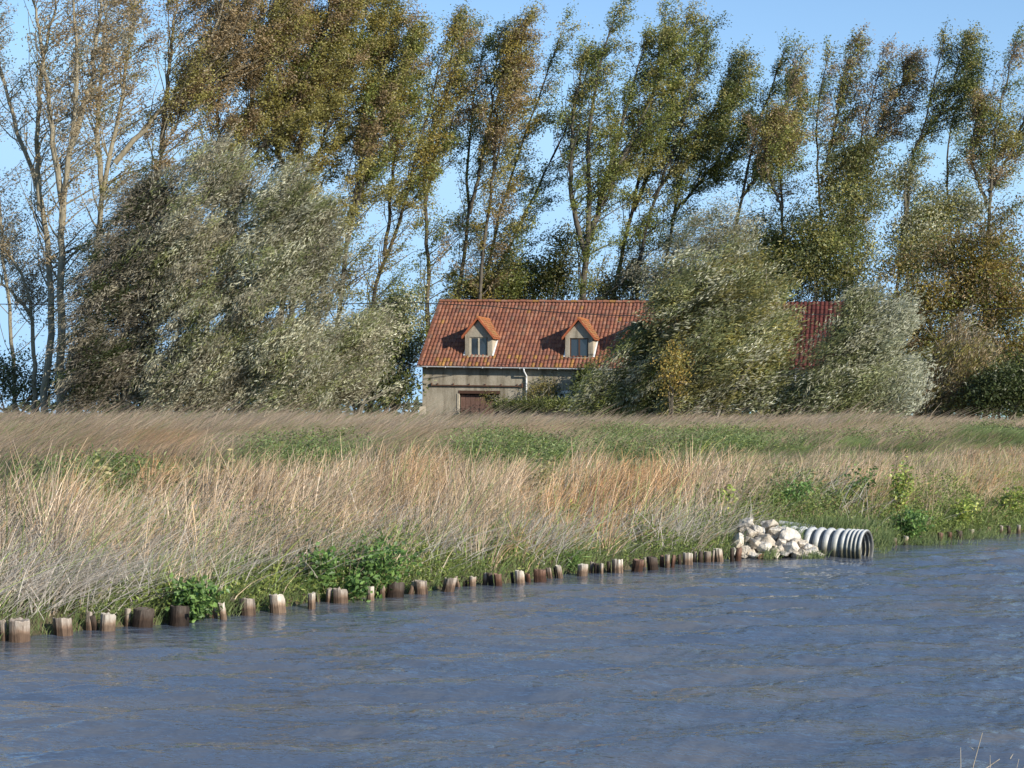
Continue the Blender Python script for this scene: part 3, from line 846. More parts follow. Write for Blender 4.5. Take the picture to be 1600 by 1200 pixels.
poplar('crooked low poplar stem at the far left edge', [[(54, 612), (54, 541), (49, 450), (20, 400), (-10, 360), (-50, 290)], [(52, 500), (30, 470), (0, 440), (-30, 380)]], 99, [BROWN, GREY], R=1.8, r0=.17, nb=16, tw=6, nl=14, bark=PB, seed=5, group=G1, t0=.3)
poplar('slender far-left poplar with half its crown outside the view', [[(22, 612), (14, 500), (2, 400), (-12, 250), (-20, 100), (-10, 0)]], 108, [BROWN, GREY], R=2.0, r0=.15, nb=22, tw=6, nl=10, bark=PB, seed=6, group=G1)
poplar('forked poplar rising from behind the dark willow, brown sparse top', [[(165, 612), (150, 420), (162, 276), (184, 190), (195, 108), (208, 32), (220, -60)], [(179, 255), (244, 179), (320, 114), (380, 20), (400, -40)], [(160, 300), (150, 200), (160, 90), (165, -40)]], 103, [BROWN, BROWN, OLIVE], R=2.4, r0=.28, nb=30, tw=6, nl=17, bark=PB, seed=7, group=G1, t0=.4)
poplar('leaning poplar behind the tallest willow, russet brown leaves', [[(235, 600), (240, 400), (249, 249), (287, 184), (330, 90), (365, -20), (380, -90)], [(252, 240), (262, 130), (275, 20), (285, -60)], [(300, 170), (370, 110), (430, 30), (460, -60)]], 104, [BROWN, BROWN, OLIVE, BROWN], R=2.6, r0=.25, nb=34, tw=7, nl=26, bark=PB, seed=8, group=G1, t0=.4)
poplar('full brown and olive poplar above the willow', [[(350, 600), (362, 420), (375, 260), (400, 140), (430, 20), (450, -80)], [(372, 280), (430, 200), (490, 100), (520, 0), (530, -60)], [(368, 330), (340, 240), (335, 140), (350, 20)]], 105, [OLIVE, BROWN, OLIVE], R=2.9, r0=.28, nb=40, tw=8, nl=38, seed=9, t0=.35, fill=1)
poplar('densest olive green poplar left of the sky gap', [[(455, 600), (458, 420), (465, 260), (490, 130), (520, 10), (540, -60)], [(462, 300), (505, 220), (548, 120), (570, 20), (575, -50)], [(460, 330), (430, 220), (440, 100), (455, 0)]], 107, [OLIVE, GREEN, OLIVE, GOLD], R=2.9, r0=.28, nb=42, tw=8, nl=42, seed=10, t0=.3, fill=1)
poplar('olive poplar leaning right of the dense crown', [[(520, 610), (530, 470), (552, 330), (590, 200), (625, 110), (650, 40)], [(545, 370), (560, 260), (590, 130), (600, 60)]], 106, [OLIVE, GREEN, BROWN, OLIVE], R=2.3, r0=.24, nb=34, tw=8, nl=34, seed=11, t0=.22)
poplar('slanting dark stemmed poplar nearest left of the farmhouse roof', [[(578, 560), (582, 452), (626, 348), (646, 260), (672, 160), (700, 60)], [(600, 400), (612, 300), (622, 190), (640, 60)]], 108, [OLIVE, GREEN, GOLD], R=1.9, r0=.21, nb=32, tw=7, nl=26, bark=(.10, .085, .065), seed=12)
poplar('poplar rising at the roof left corner with orange tipped top', [[(668, 470), (667, 360), (660, 250), (690, 150), (735, 28)], [(664, 320), (680, 240), (700, 150), (712, 40)]], 110, [OLIVE, GREEN, BROWN], R=1.9, r0=.22, nb=32, tw=7, nl=25, seed=13, bark=(.15, .125, .09))
poplar('straight twin-limbed poplar behind the left roof end', [[(714, 468), (734, 340), (728, 260), (740, 150), (758, 60)], [(734, 335), (766, 190), (780, 60)]], 111, [OLIVE, GREEN, DARK], R=1.7, r0=.22, nb=26, tw=7, nl=22, seed=14, bark=(.17, .145, .11))
poplar('first of three stems fanning out above the left dormer, brownish tip', [[(750, 440), (770, 280), (795, 170), (822, 38)], [(772, 270), (776, 170), (800, 60)]], 109, [OLIVE, GOLD, BROWN], R=1.75, r0=.19, nb=30, tw=7, nl=25, seed=15, bark=(.17, .145, .11))
poplar('middle of three stems fanning out above the left dormer', [[(757, 440), (790, 300), (822, 208), (850, 130), (885, 40)]], 112, [OLIVE, GREEN], R=1.9, r0=.18, nb=34, tw=7, nl=24, seed=16, bark=(.20, .17, .13))
poplar('rightmost and most slanting of the stems above the left dormer', [[(770, 438), (834, 304), (868, 240), (905, 150), (925, 90)]], 110, [GREEN, DARK], R=1.6, r0=.18, nb=30, tw=7, nl=24, seed=17, bark=(.10, .09, .07))
poplar('stout many-limbed poplar behind the right dormer', [[(908, 470), (920, 380), (918, 280), (925, 150), (962, 14)], [(922, 375), (955, 255), (985, 150), (1012, 50)], [(915, 400), (890, 300), (895, 180), (915, 80)], [(935, 330), (975, 240), (1030, 130), (1040, 60)]], 108, [GREEN, OLIVE, GREEN], R=1.9, r0=.34, nb=30, tw=7, nl=27, seed=18, bark=(.15, .13, .10))
poplar('tall poplar slanting right of the stout poplar, highest thin tip', [[(955, 470), (982, 360), (1002, 260), (1020, 140), (1040, 16)], [(990, 330), (1040, 200), (1066, 90), (1072, 30)]], 112, [OLIVE, GREEN, OLIVE], R=2.0, r0=.24, nb=32, tw=7, nl=26, seed=19, bark=(.13, .11, .08))
poplar('dark green poplar leaning over the front willow, centre right', [[(995, 450), (1010, 340), (1042, 270), (1080, 150), (1110, 50)], [(1020, 310), (1060, 250), (1110, 180), (1148, 105)]], 110, [GREEN, DARK, OLIVE], R=1.9, r0=.2, nb=34, tw=7, nl=28, seed=20, bark=(.10, .09, .07))
poplar('poplar with shorter round dark top right of centre', [[(1035, 450), (1062, 280), (1090, 224), (1130, 160), (1160, 120)], [(1055, 330), (1090, 290), (1130, 240), (1165, 190)]], 113, [DARK, GREEN], R=2.0, r0=.19, nb=32, tw=7, nl=26, seed=21, bark=(.10, .09, .07))
poplar('bright green topped poplar standing at the dip in the skyline', [[(1140, 450), (1158, 304), (1175, 220), (1200, 150), (1222, 84)], [(1158, 310), (1200, 250), (1230, 180), (1240, 120)]], 111, [DARK, GREEN], R=1.6, r0=.2, nb=28, tw=7, nl=24, seed=22, bark=(.10, .09, .07))
poplar('russet poplar with a straight thin trunk right of the dip', [[(1222, 480), (1222, 340), (1220, 200), (1235, 140), (1252, 95)], [(1222, 330), (1190, 250), (1200, 190)]], 108, [BROWN, OLIVE, GREEN], R=1.7, r0=.18, nb=32, tw=7, nl=21, seed=23, bark=(.20, .17, .13))
poplar('narrow poplar above the broad green tree, grey brown tip', [[(1292, 460), (1282, 296), (1276, 200), (1290, 120), (1302, 72)], [(1283, 290), (1305, 200), (1320, 110), (1345, 70)]], 113, [BROWN, OLIVE, GREEN], R=1.6, r0=.17, nb=30, tw=7, nl=21, seed=24, bark=(.15, .13, .10))
poplar('rust coloured poplar left of the right-hand sky gap', [[(1330, 460), (1335, 300), (1345, 200), (1370, 130), (1388, 78)], [(1340, 260), (1375, 200), (1405, 140), (1412, 100)]], 112, [BROWN, BROWN, OLIVE], R=1.6, r0=.18, nb=28, tw=7, nl=24, seed=25, bark=(.15, .13, .10))
poplar('dark slanting poplar right of the right-hand sky gap', [[(1402, 440), (1418, 268), (1446, 162), (1465, 75)], [(1425, 240), (1470, 170), (1495, 80)]], 111, [DARK, GREEN, OLIVE], R=1.6, r0=.18, nb=30, tw=7, nl=23, seed=26, bark=(.07, .06, .05))
poplar('thin poplar between the two last dark tops', [[(1487, 450), (1487, 350), (1480, 250), (1500, 160), (1520, 88)]], 114, [OLIVE, GREEN], R=1.7, r0=.15, nb=28, tw=7, nl=20, seed=27)
poplar('broad olive poplar at the right edge', [[(1540, 470), (1545, 300), (1550, 200), (1570, 110), (1584, 60)], [(1545, 300), (1590, 220), (1615, 140), (1630, 80)], [(1543, 320), (1515, 250), (1525, 170)]], 109, [OLIVE, GREEN, BROWN], R=1.8, r0=.22, nb=30, tw=7, nl=22, seed=28)
poplar('last poplar beyond the right edge of the trees', [[(1640, 600), (1642, 420), (1640, 250), (1665, 90)]], 112, [OLIVE, GREEN], R=2.2, r0=.2, nb=30, tw=7, nl=22, seed=29)

# mid-height trees
KT = dict(leaf=(.17, .13), cr=(.40, .32), spread=.9)
bushy('broad green tree rising over the outbuilding roof', [(1300, 400, 75, 80), (1335, 290, 60, 70), (1270, 380, 50, 60), (1345, 245, 38, 25)], 106, [GREEN, OLIVE, WILL], 1290, 620, 60, seed=31, name='broad_tree', comb=(1, 0, .5), **KT)
bushy('pale grey-green tree filling the right-hand sky gap', [(1430, 380, 50, 65), (1470, 330, 45, 35), (1500, 330, 40, 25), (1415, 280, 25, 30)], 107, [SILV, WILL, OLIVE], 1440, 300, 55, seed=32, name='broad_tree', comb=(1, 0, .5), rexp=.5, **KT)
bushy('golden brown maple-like tree in the right corner of the wood', [(1430, 470, 60, 90), (1500, 440, 70, 95), (1570, 430, 70, 100), (1540, 560, 80, 80), (1610, 530, 60, 110), (1450, 570, 50, 70)], 101, [GOLD, GOLD, BROWN, GREEN], 1520, 1150, 60, seed=33, name='autumn_tree', comb=(1, 0, .2), **KT)
bushy('rounded grey willow crown peeping above the front willow', [(1115, 355, 55, 45), (1080, 380, 40, 40), (1150, 380, 30, 45), (1050, 430, 55, 40)], 106, [GREY, WILL, SILV], 1100, 300, 60, seed=34, leaf=(.22, .06), cat='tree', spread=.5)
bushy('dark narrow tree between the grey willow and the russet poplar', [(1200, 400, 35, 50), (1225, 430, 35, 55), (1180, 440, 30, 40)], 107, [DARK, GREEN], 1205, 240, 50, seed=35, name='broad_tree', **KT)
bushy('round green bush showing above the middle of the orange roof', [(830, 440, 55, 40), (870, 430, 30, 45), (790, 445, 40, 28), (745, 455, 40, 22), (885, 380, 20, 25)], 112, [GREEN, DARK, OLIVE], 830, 330, 55, seed=36, name='bush', cat='bush', **KT)
bushy('dark green bush at the left end of the orange roof', [(620, 480, 35, 35), (590, 520, 45, 60), (625, 540, 26, 60), (590, 590, 55, 50)], 103.5, [WILL, DARK, SILV], 610, 420, 60, seed=37, name='bush', cat='bush', **KT)
bushy('low grey-green bush behind the right end of the orange roof', [(990, 440, 40, 28), (950, 455, 30, 18)], 110, [GREY, WILL], 980, 120, 50, seed=38, name='bush', cat='bush', **KT)
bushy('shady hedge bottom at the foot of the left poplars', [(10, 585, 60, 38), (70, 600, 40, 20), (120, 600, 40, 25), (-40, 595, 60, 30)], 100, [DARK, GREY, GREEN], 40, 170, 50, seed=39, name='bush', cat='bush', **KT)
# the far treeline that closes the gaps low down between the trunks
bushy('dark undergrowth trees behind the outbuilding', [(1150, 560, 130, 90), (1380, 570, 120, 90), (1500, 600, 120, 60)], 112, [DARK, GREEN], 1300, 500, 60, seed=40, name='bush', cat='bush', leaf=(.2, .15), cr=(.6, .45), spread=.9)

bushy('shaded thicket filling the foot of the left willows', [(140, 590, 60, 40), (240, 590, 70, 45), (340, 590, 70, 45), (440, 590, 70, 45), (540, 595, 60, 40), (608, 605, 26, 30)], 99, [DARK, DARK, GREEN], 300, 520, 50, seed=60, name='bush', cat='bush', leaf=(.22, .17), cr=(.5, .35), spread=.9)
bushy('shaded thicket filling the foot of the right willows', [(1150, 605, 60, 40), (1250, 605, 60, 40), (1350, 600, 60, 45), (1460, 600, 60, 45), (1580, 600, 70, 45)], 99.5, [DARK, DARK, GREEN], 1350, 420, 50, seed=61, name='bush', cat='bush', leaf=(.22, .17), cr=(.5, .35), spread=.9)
# willows
WK = dict(leaf=(.25, .062), cr=(.52, .15), spread=.3, skirt=True)
bushy('dark grey-brown willow on the left of the big willow clump', [(175, 500, 75, 110), (225, 400, 85, 120), (150, 560, 60, 70), (230, 320, 50, 60)], 93, [GREY, DARK, UMB, UMB], 190, 1250, 80, seed=41, group='willows left of the house', comb=(1, .1, .65), r0=.14, **WK)
bushy('tallest willow of the left clump with a grey-green rounded top', [(330, 290, 60, 80), (310, 400, 90, 120), (340, 510, 90, 110), (300, 580, 80, 50)], 92, [GREY, WILL, SILV, GREY], 310, 1500, 80, seed=42, group='willows left of the house', comb=(1, .1, .9), r0=.14, **WK)
bushy('silvery willow on the right of the left clump', [(450, 330, 60, 75), (440, 450, 85, 110), (470, 560, 80, 70), (500, 400, 40, 90)], 91, [SILV, SILV, WILL, GREY], 440, 1300, 80, seed=43, group='willows left of the house', comb=(1, .1, .8), r0=.13, **WK)
bushy('low pale willow reaching towards the farmhouse', [(545, 560, 65, 65), (575, 520, 45, 42), (530, 590, 60, 40), (575, 590, 28, 38)], 92.5, [WILL, SILV, GREY], 560, 500, 75, seed=44, group='willows left of the house', comb=(1, .1, .6), rexp=.6, **WK)
bushy('wind-combed green willow covering the right end of the farmhouse', [(985, 590, 55, 60), (1010, 560, 45, 50), (945, 610, 40, 35), (1050, 610, 45, 35), (1010, 525, 30, 28)], 85.5, [WILL, GREEN, SILV], 990, 620, 75, seed=45, group='willows in front of the house', comb=(1, .1, .75), r0=.08, **WK)
bushy('biggest willow in front of the roofs with yellow-green top', [(1120, 458, 76, 50), (1090, 430, 42, 42), (1190, 470, 55, 55), (1120, 540, 85, 70), (1190, 595, 52, 42), (1060, 500, 40, 50), (1045, 470, 25, 30), (1150, 410, 30, 25), (1222, 505, 28, 40), (1195, 540, 40, 50)], 84, [WILL, OLIVE, WILL, SILV], 1110, 1150, 72, seed=46, group='willows in front of the house', comb=(1, .1, .5), r0=.10, bark=(.25, .22, .17), **WK)
bushy('windblown willow with a white silvery right edge, sun glint painted in', [(1330, 565, 60, 68), (1370, 545, 45, 54), (1300, 600, 55, 40), (1388, 605, 40, 35), (1345, 505, 30, 45), (1400, 500, 28, 30), (1405, 590, 25, 38), (1345, 470, 22, 22)], 83, [WILL, SILV, WILL], 1330, 1000, 72, seed=47, group='willows in front of the house', comb=(1, .1, .6), r0=.08,
      palefn=lambda x, y: np.clip((x - 1345 - (y - 480) * .1) / 70, 0, 1), **WK)
bushy('brownish upright willow bush right of the silvery willow', [(1490, 560, 45, 65), (1530, 590, 40, 50), (1470, 600, 40, 40)], 92, [GREY, OLIVE, BROWN], 1490, 380, 65, seed=48, group='willows in front of the house', comb=(1, .1, 1.0), **WK)
bushy('dark green shrub under the silvery willow at the far right', [(1560, 610, 50, 30), (1610, 600, 40, 40)], 90, [DARK, DARK], 1570, 170, 60, seed=49, name='bush', cat='bush', **KT)
bushy('small orange-yellow sapling at the edge of the front willows', [(1055, 560, 16, 32), (1062, 595, 18, 22), (1045, 590, 12, 20)], 82.5, [YEL, YEL, OLIVE], 1055, 60, 26, seed=50, name='sapling', leaf=(.14, .09), cr=(.25, .2), spread=.8, stems=3, bark=(.10, .085, .06), r0=.05)
bushy('low clipped green hedge at the foot of the farmhouse wall', [(800, 634, 28, 7), (840, 633, 32, 9), (880, 634, 28, 8)], 97, [GREEN, DARK, WILL], 840, 240, 50, seed=51, name='hedge', cat='hedge', leaf=(.10, .07), cr=(.2, .12), spread=.9, stems=2)
bushy('straggly climbing rose by the white downpipe', [(850, 605, 24, 22), (832, 620, 14, 16), (868, 612, 12, 20), (766, 622, 14, 12)], 98, [OLIVE, DARK, GOLD], 845, 75, 26, seed=52, name='rose_bush', cat='bush', leaf=(.10, .07), cr=(.25, .15), spread=.9, stems=9, rexp=.7, depth=.3)
bushy('dark ivy bush between the small window and the combed willow', [(915, 605, 16, 28), (925, 590, 12, 18)], 97, [DARK, DARK, GREEN], 915, 90, 60, seed=53, name='ivy_bush', cat='bush', leaf=(.13, .10), cr=(.22, .2), spread=.9)

g = Geo(); rr_ = np.random.default_rng(9)
n_ = 9000; X_ = rr_.uniform(-330, 330, n_); Y_ = 300 + rr_.normal(0, 3, n_)
H_ = 3.0 + 4.5 * noise2(X_, Y_ * 0, 77, 16.) * rr_.uniform(0, 1, n_) ** .6 + rr_.uniform(-2, 0, n_)
leaves(g, np.stack([X_, Y_, np.maximum(H_, 1.9)], 1), rr_.uniform(1.0, 2.2, n_), rr_.uniform(.8, 1.6, n_), np.array([1, 0, .3]), pick([(.07, .075, .04), (.05, .06, .03)], n_, rr_), .9, rr_, True)
tag(g.build('distant_hedgerow', M['leaf']), 'low dark hedgerow on the horizon beyond the trees', 'hedgerow', kind='stuff')

# ------------------------------------------------------------------ posts at the water's edge
def zs(l, s, ox, oy): return [((a + b_) / 2 / s + ox, c / s + oy, d / s + oy, (b_ - a) / s, k) for a, b_, c, d, k in l]
# columns: left, right, top, foot in a close look at the photograph, then the shade: p pale, g grey, d dark, b brown
POSTS = zs([(2, 40, 478, 578, 'g'), (42, 153, 480, 583, 'g'), (270, 365, 472, 557, 'g'), (427, 462, 435, 533, 'g'), (462, 494, 455, 532, 'd'), (495, 577, 448, 537, 'p'),
            (622, 655, 420, 510, 'g'), (656, 768, 422, 516, 'd'), (843, 948, 410, 500, 'd'), (1058, 1090, 425, 470, 'g'), (1097, 1135, 392, 474, 'p'), (1163, 1190, 368, 450, 'd'), (1191, 1284, 373, 455, 'g'),
            (1350, 1433, 352, 438, 'p'), (1490, 1530, 348, 395, 'd'), (1537, 1580, 343, 416, 'p')], 3.2, 0, 820) + \
    zs([(155, 180, 525, 578, 'g'), (207, 242, 495, 580, 'g'), (246, 338, 500, 584, 'g'), (434, 480, 487, 573, 'p'), (508, 540, 480, 548, 'g'), (542, 643, 468, 550, 'd'),
        (665, 698, 460, 530, 'g'), (702, 778, 457, 531, 'g'), (850, 925, 443, 516, 'g'), (932, 960, 430, 490, 'g'), (966, 1000, 432, 485, 'd'), (1001, 1045, 432, 488, 'p'), (1077, 1110, 412, 478, 'g'), (1112, 1144, 412, 480, 'd'),
        (1146, 1194, 415, 485, 'b'), (1240, 1260, 405, 470, 'd'), (1263, 1317, 398, 476, 'p'), (1322, 1350, 415, 461, 'b'), (1365, 1438, 395, 455, 'b'), (1440, 1470, 383, 440, 'g'), (1480, 1492, 378, 432, 'd'), (1494, 1530, 370, 437, 'p')], 3.556, 450, 780) + \
    zs([(456, 528, 390, 461, 'p'), (531, 558, 375, 445, 'g'), (561, 597, 382, 447, 'd'), (599, 620, 382, 449, 'p'), (640, 667, 370, 435, 'd'), (669, 740, 363, 439, 'p'), (785, 856, 362, 429, 'b'),
        (858, 876, 347, 405, 'p'), (878, 950, 347, 419, 'd'), (955, 984, 335, 402, 'b'), (986, 1016, 330, 405, 'g'), (1018, 1045, 333, 404, 'b'), (1062, 1086, 330, 392, 'd'), (1090, 1154, 322, 393, 'p'),
        (1156, 1178, 312, 380, 'g'), (1181, 1214, 312, 382, 'd'), (1216, 1262, 312, 382, 'g'), (1264, 1279, 305, 375, 'g'), (1281, 1337, 297, 369, 'p'), (1373, 1399, 292, 366, 'd'), (1401, 1442, 292, 362, 'b')], 3.81, 780, 780) + \
    zs([(941, 965, 322, 360, 'g'), (991, 1020, 313, 357, 'p'), (1065, 1085, 310, 350, 'd'), (1165, 1195, 297, 341, 'b'), (1216, 1240, 292, 333, 'b'), (1263, 1295, 285, 330, 'd'), (1318, 1350, 280, 322, 'p'), (1370, 1388, 276, 314, 'd'), (1415, 1440, 268, 310, 'b'),
        (1475, 1495, 262, 306, 'g'), (1515, 1535, 260, 304, 'd'), (1562, 1582, 257, 301, 'p')], 3.2, 1100, 740)
SH = {'p': (.62, .57, .49), 'g': (.42, .365, .31), 'd': (.11, .09, .075), 'b': (.24, .15, .11)}
SHW = {'p': 'pale', 'g': 'grey', 'd': 'dark', 'b': 'reddish brown'}
def post(px, yt, yb, w, k, label):
    rng = np.random.default_rng(int(px * 7))
    Y = CH * FPX / (yb - HOR); r = w / 2 * Y / FPX * .93
    Y += r
    X = (px - 800) * Y / FPX; h = (yb - yt) * Y / FPX
    h = max(h, .12)
    g = Geo(); n = 18; zz = [-.5, 0, h * .35, h * .7, h * .95, h]
    tilt = rng.normal(0, .12, 2); rr = 1 + rng.normal(0, .055, n); rr = (rr + np.roll(rr, 1)) / 2
    top = rng.normal(0, .006, n) + rng.uniform(-.1, .1) * np.cos(np.arange(n) * 2 * math.pi / n + rng.uniform(0, 6)) * r * 1.2
    if rng.uniform() < .35: top[:5] -= rng.uniform(.02, .05)
    th = np.arange(n) * 2 * math.pi / n
    V = []
    for i, z in enumerate(zz):
        sc_ = (1.04 if z < .05 else 1) * (.94 if i == 5 else 1)
        for j in range(n):
            V.append((math.cos(th[j]) * r * rr[j] * sc_ + tilt[0] * z, math.sin(th[j]) * r * rr[j] * sc_ + tilt[1] * z, z + (top[j] if i >= 4 else 0)))
    F = [(a * n + j, a * n + (j + 1) % n, (a + 1) * n + (j + 1) % n, (a + 1) * n + j) for a in range(5) for j in range(n)]
    V = np.array(V); c = V[-n:].mean(0)
    base = np.array(SH[k])
    C = np.repeat(base[None] * rng.uniform(.85, 1.15), len(F), 0)
    C *= np.tile(np.where(rng.uniform(0, 1, n) < .15, .45, 1) * rng.uniform(.85, 1.1, n), 5)[:, None]
    g.add(V, F, C)
    # inner ring of the sawn top, a little sunken
    ring = V[-n:] * np.array([1, 1, 1]); inner = c + (ring - c) * .55; inner[:, 2] = c[2] - rng.uniform(.0, .015)
    T = np.concatenate([ring, inner, [c - (0, 0, .01)]])
    g.add(T, [(j, (j + 1) % n, n + (j + 1) % n, n + j) for j in range(n)], np.clip(base * .95 + .02, 0, .6))
    g.add(T, [(n + j, n + (j + 1) % n, 2 * n) for j in range(n)], base * .9)
    o = g.build('wooden_post', M['post'])
    o.location = (X, Y, 0)
    return tag(o, label, 'post', 'wooden posts along the waterline')
ORD = ['first', 'second', 'third', 'fourth', 'fifth', 'sixth', 'seventh', 'eighth', 'ninth', 'tenth', 'eleventh', 'twelfth', 'thirteenth', 'fourteenth', 'fifteenth', 'sixteenth', 'seventeenth', 'eighteenth', 'nineteenth', 'twentieth', 'twenty-first', 'twenty-second', 'twenty-third', 'twenty-fourth', 'twenty-fifth', 'twenty-sixth', 'twenty-seventh', 'twenty-eighth', 'twenty-ninth', 'thirtieth', 'thirty-first', 'thirty-second', 'thirty-third', 'thirty-fourth', 'thirty-fifth']
POSTS.sort(key=lambda p: p[0])
left = [p for p in POSTS if p[0] < 1155]; right = [p for p in POSTS if p[0] >= 1155]
def size_word(p, ref): return 'stout' if p[3] > ref * 1.25 else ('thin' if p[3] < ref * .75 else 'middling')
bramble_x = 297
for p in POSTS:
    ref = np.interp(p[0], [0, 1150, 1600], [24, 13, 8])
    a = f"{size_word(p, ref)} {SHW[p[4]]} post"
    if p in right:
        i = right.index(p); lab = f"{a}, {ORD[i]} along the waterline to the right of the grey pipe"
    elif p[0] < bramble_x:
        l = [q for q in POSTS if q[0] < bramble_x]; i = l.index(p); lab = f"{a}, {ORD[i]} from the left edge of the view"
    elif p[0] < 700:
        l = [q for q in POSTS if bramble_x <= q[0] < 700]; i = l.index(p); lab = f"{a}, {ORD[i]} right of the bramble trailing into the water"
    else:
        l = [q for q in left if q[0] >= 700][::-1]; i = l.index(p); lab = f"{a}, {ORD[i]} to the left of the white rock heap"
    post(*p, lab)

# ------------------------------------------------------------------ rock heap
RK = [(215, 250, 40, 32), (335, 258, 37, 27), (265, 275, 27, 22), (225, 300, 37, 25), (345, 290, 42, 19), (325, 333, 54, 32), (425, 315, 46, 36), (245, 352, 50, 32), (300, 372, 42, 26), (205, 384, 32, 22),
      (178, 330, 20, 30), (170, 362, 20, 26), (435, 372, 46, 33), (492, 350, 30, 25), (540, 388, 35, 19), (490, 398, 35, 22), (250, 405, 26, 16), (378, 378, 22, 18), (402, 402, 24, 15), (355, 388, 26, 20),
      (295, 413, 28, 12), (365, 412, 26, 15), (305, 250, 20, 16), (282, 310, 24, 16), (392, 285, 22, 15), (455, 340, 22, 16), (517, 366, 22, 15), (188, 285, 22, 16), (562, 398, 20, 13), (580, 408, 22, 10),
      (150, 390, 16, 20), (455, 405, 26, 16), (330, 405, 20, 12), (385, 345, 24, 18), (275, 330, 20, 14), (215, 330, 20, 14), (170, 400, 22, 14), (200, 412, 24, 10), (520, 412, 26, 9)]
import bmesh
rp = empty('rock_pile', (4.9, 29.0, 0), 'heap of angular white limestone rocks beside the grey pipe', 'rock pile')
def rock(c, rx, ry, rz, tint, seed):
    rng = np.random.default_rng(seed)
    bm = bmesh.new()
    d = unit(rng.normal(0, 1, (15, 3))) * rng.uniform(.8, 1.18, (15, 1))
    for p in d: bm.verts.new((p[0] * rx, p[1] * ry, p[2] * rz))
    bmesh.ops.convex_hull(bm, input=bm.verts)
    for v in [v for v in bm.verts if not v.link_faces]: bm.verts.remove(v)
    me = bpy.data.meshes.new('rock')
    bmesh.ops.bevel(bm, geom=bm.edges[:], offset=min(rx, rz) * .05, segments=1, affect='EDGES')
    bm.to_mesh(me); bm.free()
    at = me.attributes.new('tint', 'FLOAT_COLOR', 'FACE')
    cc = np.tile(np.array([*tint, 1.0]), (len(me.polygons), 1)); at.data.foreach_set('color', cc.astype(np.float32).ravel())
    me.materials.append(M['rock'])
    o = bpy.data.objects.new('rock', me); COL.objects.link(o); o.parent = rp
    o.location = np.array(c) - np.array([4.9, 29.0, 0])
    return o
for i, (cx, cy, rw, rh) in enumerate(RK):
    px, py = cx / 3.2 + 1100, cy / 3.2 + 740
    zf = (874 - py) / 93.0
    Y = 28.45 + max(0, zf) * 1.3
    p = W(px, py, Y); k = Y / FPX / 3.2
    t = [(1, .97, .92), (.92, .86, .78), (1.02, 1, .97), (.84, .78, .70)][i % 4] if i not in (20,) else (.75, .42, .24)
    f = RNG.uniform(.82, 1.1) if i != 20 else 1
    if i in (18, 35, 27, 34): f *= .72
    o = rock(p, rw * k * 1.2, (rw + rh) / 2 * k * 1.2, rh * k * 1.22, tuple(np.array(t) * f), 100 + i)
    if i == 20: tag(o, 'orange-brown stone at the water edge of the heap')
for i in range(95):       # stones behind and between
    u, v = RNG.uniform(0, 1), RNG.uniform(0, 1)
    px = 1152 + u * 120; top = np.interp(px, [1150, 1165, 1210, 1240, 1275], [840, 822, 822, 838, 862])
    py = top + v * (868 - top); Y = 28.62 + max(0, (874 - py) / 93) * 1.3
    rock(W(px, py, Y), RNG.uniform(.05, .13), .10, RNG.uniform(.05, .11), tuple(np.array((1, .93, .84)) * RNG.uniform(.55, 1.0)), 300 + i)

# ------------------------------------------------------------------ culvert pipe
def pipe():
    A = unit(np.array([.85, -.53, -.015]))                 # towards the mouth
    mouth = W(1355, 850, 28.8); mouth[2] = .135
    root = empty('corrugated_pipe', tuple(mouth), 'pale grey corrugated plastic culvert pipe opening into the canal', 'pipe')
    up = np.array([0, 0, 1.]); S = unit(np.cross(A, up)); U = np.cross(S, A)
    R = .295
    prof = []           # (distance back from the mouth, radius)
    x = 0.0
    prof += [(0, R + .015), (.015, R + .032), (.045, R + .030), (.055, R - .012)]
    x = .075
    for k in range(13):
        pit = .072 if k < 3 else (.12 if k == 3 else .168)
        a = pit
        prof += [(x, R - .028), (x + a * .08, R + .014), (x + a * .24, R + .032), (x + a * .46, R + .032), (x + a * .62, R + .014), (x + a * .69, R - .028)]
        x += a
    def lathe(prof, sides=40):
        n = sides; th = np.arange(n) * 2 * math.pi / n
        V = np.array([[mouth - A * d + (S * math.cos(t) + U * math.sin(t)) * r for t in th] for d, r in prof]).reshape(-1, 3)
        F = [(i * n + j, i * n + (j + 1) % n, (i + 1) * n + (j + 1) % n, (i + 1) * n + j) for i in range(len(prof) - 1) for j in range(n)]
        return V, F
    g = Geo(); V, F = lathe(prof); g.add(V, F); g.build('pipe_body', M['plastic'], root, origin=tuple(mouth), smooth=True)
    inn = [(0, R + .015), (0, R - .012), (.02, R - .016)] + [(.02 + .06 * k, R - .018 + (.006 if k % 2 else 0)) for k in range(1, 26)]
    g = Geo(); V, F = lathe(inn); g.add(V, [f[::-1] for f in F]); g.build('pipe_lining', M['lining'], root, origin=tuple(mouth), smooth=True)
    return mouth, A
MOUTH, PA = pipe()
# small concrete slab behind the pipe
g = Geo(); q = W(1250, 822, 30.3); tube(g, [q + (-.35, .1, .05), q + (.25, -.1, -.02)], .045, 8, cap=True)
tag(g.build('old_pipe', M['plastic'], smooth=True), 'thin grey pipe end lying in the grass behind the rock heap', 'pipe')

# ------------------------------------------------------------------ grass and undergrowth
def scatter(n, u0, u1, s0, s1, rng, sp=1.0):
    U = rng.uniform(u0, u1, n); S = s0 + (s1 - s0) * rng.uniform(0, 1, n) ** sp
    SO = S + np.interp(U, OFFU, OFFS)
    X = P0[0] + U * DIRB[0] + SO * NRM[0]; Y = P0[1] + U * DIRB[1] + SO * NRM[1]
    ok = (Y > 12) & (np.abs(X) < .31 * Y + 2.5)
    X, Y, U, S = X[ok], Y[ok], U[ok], S[ok]
    return np.stack([X, Y, ground(X, Y) - .02], 1), U, S

